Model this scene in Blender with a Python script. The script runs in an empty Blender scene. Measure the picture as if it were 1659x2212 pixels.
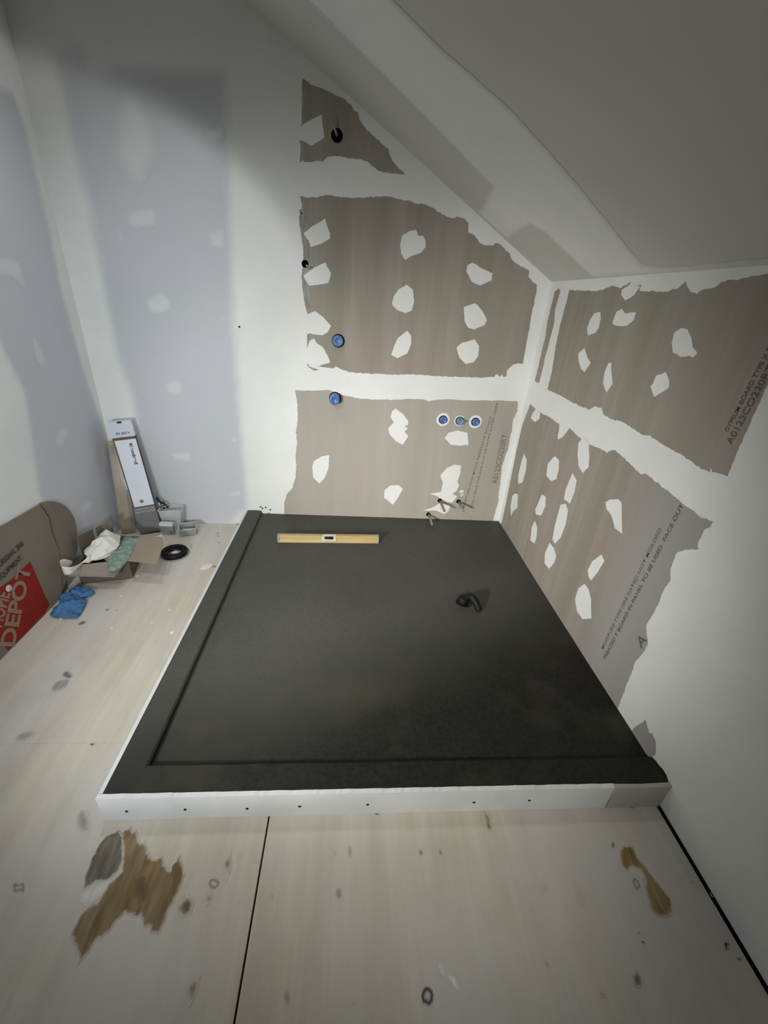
import bpy, bmesh, math, random
import numpy as np
from mathutils import Vector, Matrix, Euler, noise
from mathutils.geometry import delaunay_2d_cdt

scene = bpy.context.scene
C = scene.collection
random.seed(7)

# ------------------------------------------------------------------ camera, world, lights, exposure
CAM_LOC=(0.65188, -2.43483, 1.36951); CAM_ROT=(1.098643, -0.067294, -0.058004); FOCAL=901.29
cam_data = bpy.data.cameras.new('camera')
cam_data.sensor_fit = 'VERTICAL'
cam_data.sensor_height = 24.0
cam_data.lens = FOCAL / 2212.0 * 24.0
cam_data.clip_start = 0.02
cam = bpy.data.objects.new('camera', cam_data)
cam.location = CAM_LOC
cam.rotation_euler = Euler(CAM_ROT, 'XYZ')
C.objects.link(cam)
scene.camera = cam

world = bpy.data.worlds.new('world')
scene.world = world
world.use_nodes = True
world.node_tree.nodes['Background'].inputs[0].default_value = (0.75, 0.82, 1.0, 1)
world.node_tree.nodes['Background'].inputs[1].default_value = 0.05

def look(o, target):
    o.rotation_euler = (Vector(target) - o.location).to_track_quat('-Z', 'Y').to_euler()
def spot_light(name, loc, target, energy, col, angle, blend, size):
    d = bpy.data.lights.new(name, 'SPOT')
    d.energy = energy; d.color = col; d.spot_size = math.radians(angle); d.spot_blend = blend; d.shadow_soft_size = size
    o = bpy.data.objects.new(name, d); o.location = loc; look(o, target); C.objects.link(o)
    return o
def area_light(name, loc, target, energy, col, sx, sy, spread=180):
    d = bpy.data.lights.new(name, 'AREA')
    d.shape = 'RECTANGLE'; d.size = sx; d.size_y = sy
    d.energy = energy; d.color = col; d.spread = math.radians(spread)
    o = bpy.data.objects.new(name, d); o.location = loc; look(o, target); C.objects.link(o)
    return o
spot_light('work_lamp_light', (-0.5, -2.8, 1.0), (1.2, -0.1, 0.30), 76, (1.0, 0.99, 0.95), 75, 1.0, 0.05)
spot_light('left_fill_light', (-0.5, -2.6, 1.0), (1.4, -0.3, 0.4), 168, (1.0, 0.985, 0.93), 60, 1.0, 0.06)  # added fill from the left, brightens the low back wall
spot_light('low_lamp_light', (-0.3, -2.6, 0.8), (0.3, 0.0, 0.4), 70, (0.98, 0.99, 1.0), 80, 1.0, 0.07)
spot_light('left_wall_fill_light', (1.0, -3.4, 1.2), (-0.76, -0.45, 0.65), 76, (0.84, 0.93, 1.0), 50, 1.0, 0.10)  # added fill for the left wall, no known source
spot_light('overhead_fill_light', (-0.3, -2.0, 2.2), (0.5, -0.2, 0.0), 45, (1.0, 0.97, 0.9), 70, 1.0, 0.08)  # added overhead fill, hangs free below the ceiling
spot_light('front_fill_light', (0.9, -3.6, 1.6), (1.0, -0.9, 0.0), 86, (1.0, 0.95, 0.85), 42, 1.0, 0.08)  # added fill from behind the camera for the front area
spot_light('downlight', (-0.2, -0.8, 2.555), (-0.2, -0.8, 1.5), 29, (0.95, 0.98, 1.0), 120, 1.0, 0.06)
spot_light('sloped_downlight', (0.2, -0.75, 2.318), (0.2 - 0.508, -0.75, 2.318 - 0.861), 8, (1.0, 0.99, 0.96), 124, 0.15, 0.05)

scene.view_settings.view_transform = 'Standard'
scene.view_settings.look = 'None'
scene.view_settings.exposure = 0.0
scene.view_settings.gamma = 1.0
scene.view_settings.use_curve_mapping = False

# ------------------------------------------------------------------ measured data (metres, on each plane)
W=1.66; Dp=1.7269; h=0.1053; hp=0.0854; cw=0.087; cf=0.0836; K=1.5077; Lx=-0.7577
SL = 0.59
NL = math.hypot(1, SL)
D = {
 'back_panel': [[[0.3896,2.181],[0.4268,2.1618],[0.4646,2.1566],[0.5104,2.1446],[0.5334,2.1369],[0.5643,2.1309],[0.5957,2.1132],[0.6078,2.0996],[0.6317,2.0868],[0.6365,2.0663],[0.653,2.0497],[0.6862,2.0219],[0.7276,2.0006],[0.753,1.9839],[0.7741,1.973],[0.7841,1.9483],[0.8066,1.9243],[0.8594,1.8906],[0.801,1.8899],[0.7593,1.8912],[0.7384,1.8928],[0.7171,1.9041],[0.6833,1.9209],[0.6501,1.9298],[0.6095,1.9291],[0.5689,1.9296],[0.5365,1.9314],[0.4963,1.925],[0.4762,1.9074],[0.4479,1.9083],[0.4197,1.8996],[0.3899,1.8985],[0.3838,1.9159],[0.3807,1.9534],[0.3731,1.9683],[0.3852,1.9785],[0.3845,2.0212],[0.388,2.11]],[[0.3725,1.7718],[0.3972,1.769],[0.4471,1.7729],[0.4929,1.7853],[0.5387,1.7834],[0.6142,1.7824],[0.6981,1.7923],[0.7822,1.8036],[0.8165,1.7994],[0.8513,1.7925],[0.8855,1.793],[0.9207,1.7853],[0.9639,1.7851],[0.9999,1.7739],[1.0276,1.7619],[1.0739,1.744],[1.1098,1.7395],[1.1257,1.7515],[1.1624,1.7435],[1.1828,1.7269],[1.1887,1.6907],[1.2173,1.6817],[1.2492,1.6542],[1.2789,1.6412],[1.3241,1.6445],[1.331,1.6564],[1.3597,1.6509],[1.3862,1.6338],[1.4183,1.613],[1.4251,1.5941],[1.4698,1.5698],[1.5311,1.5502],[1.5347,1.5264],[1.562,1.4998],[1.5897,1.4853],[1.5932,1.4547],[1.593,1.3507],[1.5978,1.2425],[1.6007,1.139],[1.6001,1.0953],[1.5729,1.0985],[1.5394,1.0818],[1.5183,1.056],[1.5181,1.0211],[1.505,1.0173],[1.4908,1.0345],[1.4838,1.0161],[1.4593,1.0326],[1.4516,1.0172],[1.3842,1.0083],[1.2895,1.0048],[1.1952,1.0023],[1.0908,1.0013],[0.9869,1.0031],[0.8846,0.9942],[0.7822,0.9931],[0.6805,0.9921],[0.6197,0.9953],[0.5792,1.0056],[0.5489,1.0182],[0.5291,1.0074],[0.4742,1.0119],[0.4344,1.0114],[0.3949,1.0167],[0.4023,1.0569],[0.4038,1.1582],[0.4015,1.2639],[0.3944,1.2892],[0.386,1.3394],[0.3732,1.3881],[0.3726,1.3936],[0.3718,1.4413],[0.3834,1.4889],[0.3795,1.5116],[0.389,1.5502],[0.3957,1.5843],[0.3814,1.6016],[0.3656,1.6584],[0.3637,1.6867],[0.3798,1.7299]],[[0.3218,0.8775],[0.3673,0.878],[0.4283,0.8815],[0.5099,0.8901],[0.5613,0.8758],[0.6028,0.8628],[0.6862,0.852],[0.7803,0.85],[0.8852,0.8557],[0.969,0.8645],[1.0535,0.8692],[1.0867,0.8585],[1.1388,0.8697],[1.2238,0.8764],[1.3214,0.8734],[1.4285,0.8824],[1.5264,0.8847],[1.6192,0.8876],[1.6275,0.8346],[1.6117,0.7682],[1.6178,0.7126],[1.6161,0.667],[1.6224,0.6094],[1.6115,0.5497],[1.6028,0.4767],[1.6117,0.4026],[1.6199,0.3007],[1.6293,0.2219],[1.6203,0.1404],[1.6211,0.0711],[1.2052,0.0562],[0.6582,0.064],[0.2312,0.0552],[0.2323,0.1671],[0.2516,0.2255],[0.2871,0.271],[0.3096,0.3461],[0.3172,0.4186],[0.3137,0.4889],[0.3238,0.5805],[0.32,0.6359],[0.3326,0.7124],[0.3327,0.7966]]],
 'back_mud': [[[0.3981,2.0343],[0.4333,2.0522],[0.4722,2.0674],[0.4761,2.0348],[0.484,1.9929],[0.4563,1.9751],[0.4244,1.9582],[0.4023,1.9676],[0.371,1.9774],[0.3718,2.008]],[[0.3862,1.6276],[0.425,1.6557],[0.489,1.6926],[0.4994,1.6613],[0.5125,1.6333],[0.5126,1.615],[0.472,1.5898],[0.4198,1.5712],[0.4072,1.5999],[0.3928,1.6135]],[[0.3808,1.4459],[0.4231,1.4801],[0.4914,1.512],[0.4986,1.4932],[0.5193,1.4658],[0.5062,1.4229],[0.4538,1.4113],[0.4087,1.4041],[0.3929,1.423]],[[0.8636,1.6519],[0.897,1.6728],[0.9317,1.679],[0.9429,1.6563],[0.9648,1.6594],[0.9819,1.6421],[0.9835,1.6122],[0.9637,1.5879],[0.9247,1.5721],[0.8859,1.5516],[0.8656,1.577],[0.8568,1.6067]],[[1.2067,1.5511],[1.2323,1.5647],[1.2777,1.5443],[1.3422,1.525],[1.3436,1.4929],[1.3177,1.4789],[1.287,1.4645],[1.2421,1.4777],[1.2065,1.5234]],[[0.9049,1.4426],[0.9399,1.4227],[0.952,1.3689],[0.9447,1.3256],[0.9123,1.3104],[0.868,1.3205],[0.8351,1.3483],[0.8435,1.3869],[0.8647,1.4176]],[[1.2732,1.3819],[1.2892,1.3743],[1.3238,1.3462],[1.3543,1.3041],[1.3455,1.2811],[1.2897,1.255],[1.2584,1.262],[1.2336,1.2918],[1.2178,1.3609]],[[0.9299,1.2257],[0.952,1.2018],[0.9564,1.1561],[0.9404,1.1131],[0.8875,1.0834],[0.8511,1.0982],[0.8628,1.1411],[0.8792,1.1835],[0.9068,1.208]],[[1.2088,1.1578],[1.2306,1.1824],[1.3031,1.2055],[1.3339,1.1749],[1.3378,1.123],[1.3178,1.0881],[1.273,1.0757],[1.2319,1.107]],[[0.3894,1.2675],[0.4366,1.2894],[0.4789,1.2647],[0.52,1.2236],[0.503,1.1914],[0.4742,1.1735],[0.4309,1.1761],[0.3879,1.1823]],[[0.3893,1.098],[0.4113,1.1451],[0.4307,1.1554],[0.4451,1.1336],[0.4791,1.1128],[0.5037,1.0724],[0.5188,1.0375],[0.4692,1.0231],[0.4343,1.0018],[0.3881,1.0277]],[[0.8997,0.8062],[0.945,0.7767],[0.9812,0.7354],[0.9811,0.7135],[0.9571,0.7013],[0.9829,0.6937],[0.9656,0.6684],[0.9897,0.645],[0.9616,0.589],[0.9155,0.6096],[0.8737,0.6526],[0.8659,0.6856],[0.8954,0.7255],[0.874,0.7515],[0.8797,0.7893]],[[1.2126,0.6413],[1.2302,0.6761],[1.2835,0.6934],[1.3468,0.682],[1.3666,0.6086],[1.3088,0.6],[1.2573,0.6033]],[[0.4246,0.459],[0.4687,0.4903],[0.5159,0.5007],[0.5132,0.4155],[0.4911,0.3539],[0.4572,0.3093],[0.4181,0.3508],[0.4132,0.4229]],[[0.8717,0.2827],[0.9042,0.3157],[0.962,0.3207],[0.9854,0.2938],[0.9634,0.235],[0.9321,0.1814],[0.8693,0.2312]],[[1.2163,0.3979],[1.2503,0.4486],[1.2988,0.4751],[1.3401,0.4709],[1.3427,0.4158],[1.3326,0.3654],[1.3491,0.3345],[1.3371,0.2955],[1.3101,0.275],[1.3488,0.257],[1.3195,0.2098],[1.2824,0.215],[1.2174,0.2517],[1.1675,0.2692],[1.237,0.285],[1.2404,0.3489]],[[1.1278,0.1436],[1.1917,0.1675],[1.2361,0.1999],[1.3102,0.1895],[1.3047,0.1422],[1.2764,0.1248],[1.2182,0.1497]],[[1.3532,0.2923],[1.375,0.3061],[1.3889,0.2938],[1.367,0.2799]],[[1.365,0.2694],[1.3934,0.281],[1.3784,0.2609]]],
 'back_grey': [[[-0.6326,2.1161],[-0.6292,2.1914],[-0.4812,2.218],[-0.4505,2.1599],[-0.3669,2.17],[-0.2009,2.1792],[0.0994,2.2017],[0.0917,1.9553],[0.0685,1.6099],[0.041,1.2014],[0.0343,0.712],[0.0289,0.1125],[-0.1158,-0.036],[-0.7814,-0.059],[-0.6063,0.6383],[-0.6024,0.7825],[-0.6358,1.023],[-0.6337,1.2854],[-0.6289,1.4454],[-0.6211,1.6658],[-0.637,1.8951]]],
 'back_spot': [[[-0.3648,2.0757],[-0.3102,2.0876],[-0.2502,2.0041],[-0.2325,1.8808],[-0.3616,1.7206],[-0.4521,1.8629],[-0.4148,1.9902]],[[-0.438,1.6448],[-0.3813,1.6678],[-0.2922,1.6784],[-0.2983,1.602],[-0.4074,1.5784],[-0.4386,1.5992]],[[-0.4921,1.5952],[-0.4646,1.5586],[-0.4666,1.5271],[-0.5,1.5167]],[[-0.0724,1.5994],[0.0122,1.6252],[0.0061,1.5213],[-0.0704,1.5401]],[[-0.4184,1.2795],[-0.364,1.3183],[-0.3243,1.3297],[-0.2821,1.2975],[-0.2906,1.2433],[-0.3424,1.2217],[-0.4018,1.2133]],[[-0.0571,1.2404],[-0.0314,1.2512],[-0.0172,1.1967],[-0.0507,1.2085]],[[-0.3897,0.8773],[-0.3325,0.9118],[-0.2849,0.8833],[-0.2964,0.819],[-0.349,0.8053],[-0.388,0.8246]],[[-0.0422,1.9845],[0.0507,1.9988],[0.0537,1.9461],[-0.032,1.9324]],[[-0.4199,0.4789],[-0.2978,0.4866],[-0.3034,0.4123],[-0.4146,0.4271]],[[-0.0826,0.555],[-0.0369,0.6095],[-0.0109,0.5489]],[[-0.1261,0.2173],[-0.0262,0.2644],[-0.027,0.1996],[-0.1138,0.1961]]],
 'left_grey': [[[0.2825,2.0054],[0.0664,2.027],[0.0376,1.9207],[0.0441,1.7479],[0.0434,1.5702],[0.0702,1.2909],[0.0507,0.9246],[-0.0009,0.5951],[0.005,0.3941],[0.0699,0.0309],[0.7533,0.0047],[0.6288,0.3525],[0.6451,0.4562],[0.5377,0.9078],[0.5781,1.0792],[0.5936,1.3369]]],
 'left_spot': [[[0.3973,0.7032],[0.3097,0.7093],[0.3118,0.6622],[0.409,0.6119],[0.43,0.6517]],[[0.4031,0.2964],[0.3121,0.3092],[0.2735,0.2604],[0.3166,0.232],[0.3915,0.2443]],[[0.3833,1.1384],[0.3492,1.104],[0.3248,1.0186],[0.3738,0.9786],[0.3991,1.0361]],[[0.4422,1.4171],[0.356,1.4235],[0.3157,1.4019],[0.3264,1.2892],[0.3919,1.3455],[0.4767,1.3424]]],
 'right_panel': [[[0.1193,1.4745],[0.14,1.4629],[0.1287,1.3748],[0.155,1.3207],[0.147,1.2395],[0.1454,1.2062],[0.1372,1.1461],[0.1443,1.0776],[0.1387,1.017],[0.075,1.0167],[0.0799,1.0858],[0.0805,1.1826],[0.0849,1.2511],[0.0678,1.3164],[0.0734,1.3972],[0.0754,1.4636]],[[0.2368,1.4669],[0.3582,1.4626],[0.4814,1.4593],[0.5479,1.4635],[0.6065,1.4776],[0.6697,1.4682],[0.7271,1.4856],[0.721,1.4735],[0.7548,1.4745],[0.801,1.4746],[0.795,1.4586],[0.8558,1.4552],[0.93,1.4519],[0.9695,1.4564],[1.0042,1.4654],[1.022,1.4813],[1.035,1.4648],[1.0662,1.4484],[1.0902,1.4437],[1.1034,1.457],[1.1474,1.4606],[1.1704,1.4748],[1.1912,1.4803],[1.2157,1.4775],[1.261,1.4837],[1.3084,1.4875],[1.4298,1.4938],[1.4409,1.2484],[1.442,1.1948],[1.4426,1.1386],[1.4454,1.0758],[1.4484,1.0098],[1.4208,1.0061],[1.3995,1.0],[1.3923,1.015],[1.3905,0.999],[1.3641,0.9938],[1.3106,1.0026],[1.2415,1.0054],[1.1726,1.0108],[1.1067,1.0165],[1.0529,1.0094],[0.9964,1.018],[0.9297,1.019],[0.8626,1.0112],[0.8096,1.0147],[0.7857,1.033],[0.7322,1.031],[0.7025,1.0082],[0.6133,1.0035],[0.5297,1.0039],[0.3987,1.0081],[0.2559,1.0051],[0.2602,1.087],[0.2518,1.1357],[0.2349,1.215],[0.2287,1.3244],[0.2359,1.4073]],[[0.0849,0.8912],[0.1914,0.8828],[0.2631,0.8819],[0.3703,0.8868],[0.4784,0.8813],[0.4969,0.8115],[0.5398,0.836],[0.5813,0.8936],[0.6343,0.885],[0.703,0.8785],[0.78,0.8764],[0.8703,0.8881],[0.9096,0.8873],[0.9507,0.9119],[1.0056,0.9073],[1.0781,0.8945],[1.1345,0.8845],[1.1565,0.8966],[1.1952,0.8939],[1.2335,0.8888],[1.2857,0.8852],[1.3445,0.8779],[1.3887,0.877],[1.4263,0.8713],[1.4697,0.8805],[1.4694,0.8641],[1.4559,0.8482],[1.4578,0.8213],[1.4564,0.7975],[1.4661,0.7862],[1.4315,0.7631],[1.4032,0.7339],[1.405,0.7101],[1.4119,0.6702],[1.425,0.6471],[1.4183,0.6089],[1.4199,0.5693],[1.4211,0.514],[1.4132,0.4484],[1.4275,0.4316],[1.4502,0.408],[1.4495,0.3688],[1.4364,0.3073],[1.4411,0.2461],[1.4459,0.174],[1.4506,0.0896],[1.4464,0.0635],[0.0365,0.0617],[0.0588,0.1139],[0.0512,0.3205],[0.0372,0.6006],[0.0416,0.7607]],[[1.5392,0.0814],[1.5454,0.1109],[1.5592,0.1534],[1.565,0.1755],[1.573,0.1723],[1.5887,0.1658],[1.6,0.1564],[1.6105,0.1687],[1.6306,0.1586],[1.6515,0.122],[1.6435,0.1008],[1.6288,0.0747],[1.606,0.072],[1.5726,0.0636],[1.5589,0.0645]]],
 'right_mud': [[[0.5303,1.3757],[0.5744,1.3835],[0.5908,1.3553],[0.5959,1.3234],[0.5802,1.3027],[0.523,1.2884],[0.5013,1.3177],[0.5081,1.3518]],[[0.6875,1.3656],[0.6933,1.3868],[0.7222,1.3976],[0.7534,1.3827],[0.7795,1.3853],[0.819,1.3865],[0.8193,1.3624],[0.7887,1.3408],[0.7221,1.337],[0.6877,1.3443]],[[1.0539,1.3361],[1.0765,1.3513],[1.104,1.3492],[1.1344,1.3276],[1.1552,1.3033],[1.1825,1.2897],[1.171,1.2754],[1.1545,1.2792],[1.1215,1.2719],[1.0775,1.2804],[1.0587,1.3064]],[[0.4827,1.2107],[0.5231,1.2364],[0.5748,1.2002],[0.6091,1.1873],[0.5783,1.1427],[0.541,1.153],[0.4988,1.1836]],[[0.7395,1.2014],[0.7587,1.2071],[0.7832,1.1691],[0.8115,1.1352],[0.7878,1.0966],[0.7462,1.1235],[0.7333,1.1679]],[[1.0371,1.1786],[1.0379,1.2009],[1.0785,1.2208],[1.1075,1.199],[1.1184,1.1798],[1.0965,1.1594],[1.0651,1.1374],[1.0304,1.1661]],[[0.6861,1.4599],[0.7176,1.4736],[0.7418,1.4786],[0.7974,1.472],[0.7733,1.4424],[0.7288,1.4254],[0.691,1.4455]],[[0.1448,0.4762],[0.1458,0.569],[0.1566,0.6204],[0.2114,0.5984],[0.2316,0.5435],[0.2241,0.4655],[0.1721,0.4321]],[[0.4669,0.6739],[0.5147,0.7323],[0.5659,0.7288],[0.5874,0.693],[0.5898,0.6403],[0.5482,0.609],[0.4815,0.614]],[[0.6926,0.8557],[0.717,0.8943],[0.7701,0.8807],[0.8071,0.8252],[0.822,0.7924],[0.7924,0.7533],[0.7433,0.77],[0.7094,0.8137]],[[0.6972,0.6335],[0.7143,0.7218],[0.7652,0.7056],[0.7731,0.6507],[0.766,0.5917],[0.7077,0.5855]],[[0.1265,0.3317],[0.1548,0.3622],[0.2001,0.3774],[0.2368,0.304],[0.1893,0.2566],[0.1772,0.2146],[0.1358,0.2652]],[[0.4674,0.4301],[0.4884,0.5107],[0.5336,0.517],[0.5553,0.4738],[0.538,0.4102],[0.4822,0.386],[0.4585,0.405]],[[0.6919,0.5501],[0.7323,0.5745],[0.7663,0.5561],[0.7813,0.4924],[0.7734,0.4139],[0.7387,0.3594],[0.7089,0.3658],[0.6937,0.4345]],[[0.4727,0.3006],[0.4867,0.3509],[0.5311,0.3334],[0.5526,0.2825],[0.5464,0.2412],[0.4947,0.2316]],[[0.6921,0.3358],[0.7422,0.3371],[0.782,0.3135],[0.7808,0.273],[0.7544,0.2222],[0.6995,0.2177],[0.6771,0.2654]],[[1.0037,0.715],[1.023,0.7354],[1.0685,0.7592],[1.0903,0.757],[1.153,0.6581],[1.1065,0.6535],[1.0639,0.6859],[1.0221,0.6941]],[[1.0376,0.4132],[1.0452,0.4612],[1.0842,0.5217],[1.1125,0.5106],[1.1003,0.449],[1.0799,0.3901],[1.0571,0.3924]],[[1.0459,0.3489],[1.0839,0.3468],[1.1161,0.3235],[1.1584,0.2563],[1.1123,0.2108],[1.058,0.2109],[1.0209,0.2465],[1.02,0.3019]],[[0.1472,0.8531],[0.1757,0.8885],[0.2404,0.8809],[0.2473,0.8503],[0.205,0.8202],[0.1403,0.8223]]],
 'right_smear': [[[1.5241,0.0782],[1.5542,0.0727],[1.5805,0.0723],[1.6032,0.0767],[1.6266,0.0787],[1.6439,0.1],[1.6593,0.1083],[1.6735,0.1079],[1.6925,0.113],[1.7083,0.1134],[1.7242,0.1046],[1.724,0.0764],[1.6355,-0.0801]]],
 'right_spot': [[[1.8017,0.2264],[1.8108,0.2831],[1.9102,0.3239],[1.9227,0.2897],[1.8733,0.2535]],[[1.8513,0.0292],[1.8582,0.0803],[1.9007,0.0799],[1.9222,0.0344],[1.9039,0.0146]]],
 'ceil_mud': [[[0.4613,1.4336],[0.4499,1.2232],[0.4349,0.9466],[0.4126,0.7216],[0.3972,0.5733],[0.1641,0.5345],[0.0241,0.5202],[0.0275,0.4323],[0.0277,0.316],[0.1792,0.3331],[0.3948,0.3413],[0.4348,0.2828],[0.4302,0.1843],[0.4402,0.005],[0.0618,0.0033],[0.4725,-0.0],[0.8135,-0.0059],[1.2954,-0.0027],[1.3714,-0.0006],[1.3906,0.0336],[1.3134,0.0261],[1.0647,0.0247],[0.9231,0.0303],[0.8402,0.0575],[0.864,0.2093],[0.8969,0.4076],[0.909,0.5532],[0.9157,0.7023],[0.8957,0.8143],[0.8728,0.9223],[0.8684,1.0155],[0.8649,1.0902],[0.8794,1.1347]]],
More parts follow.
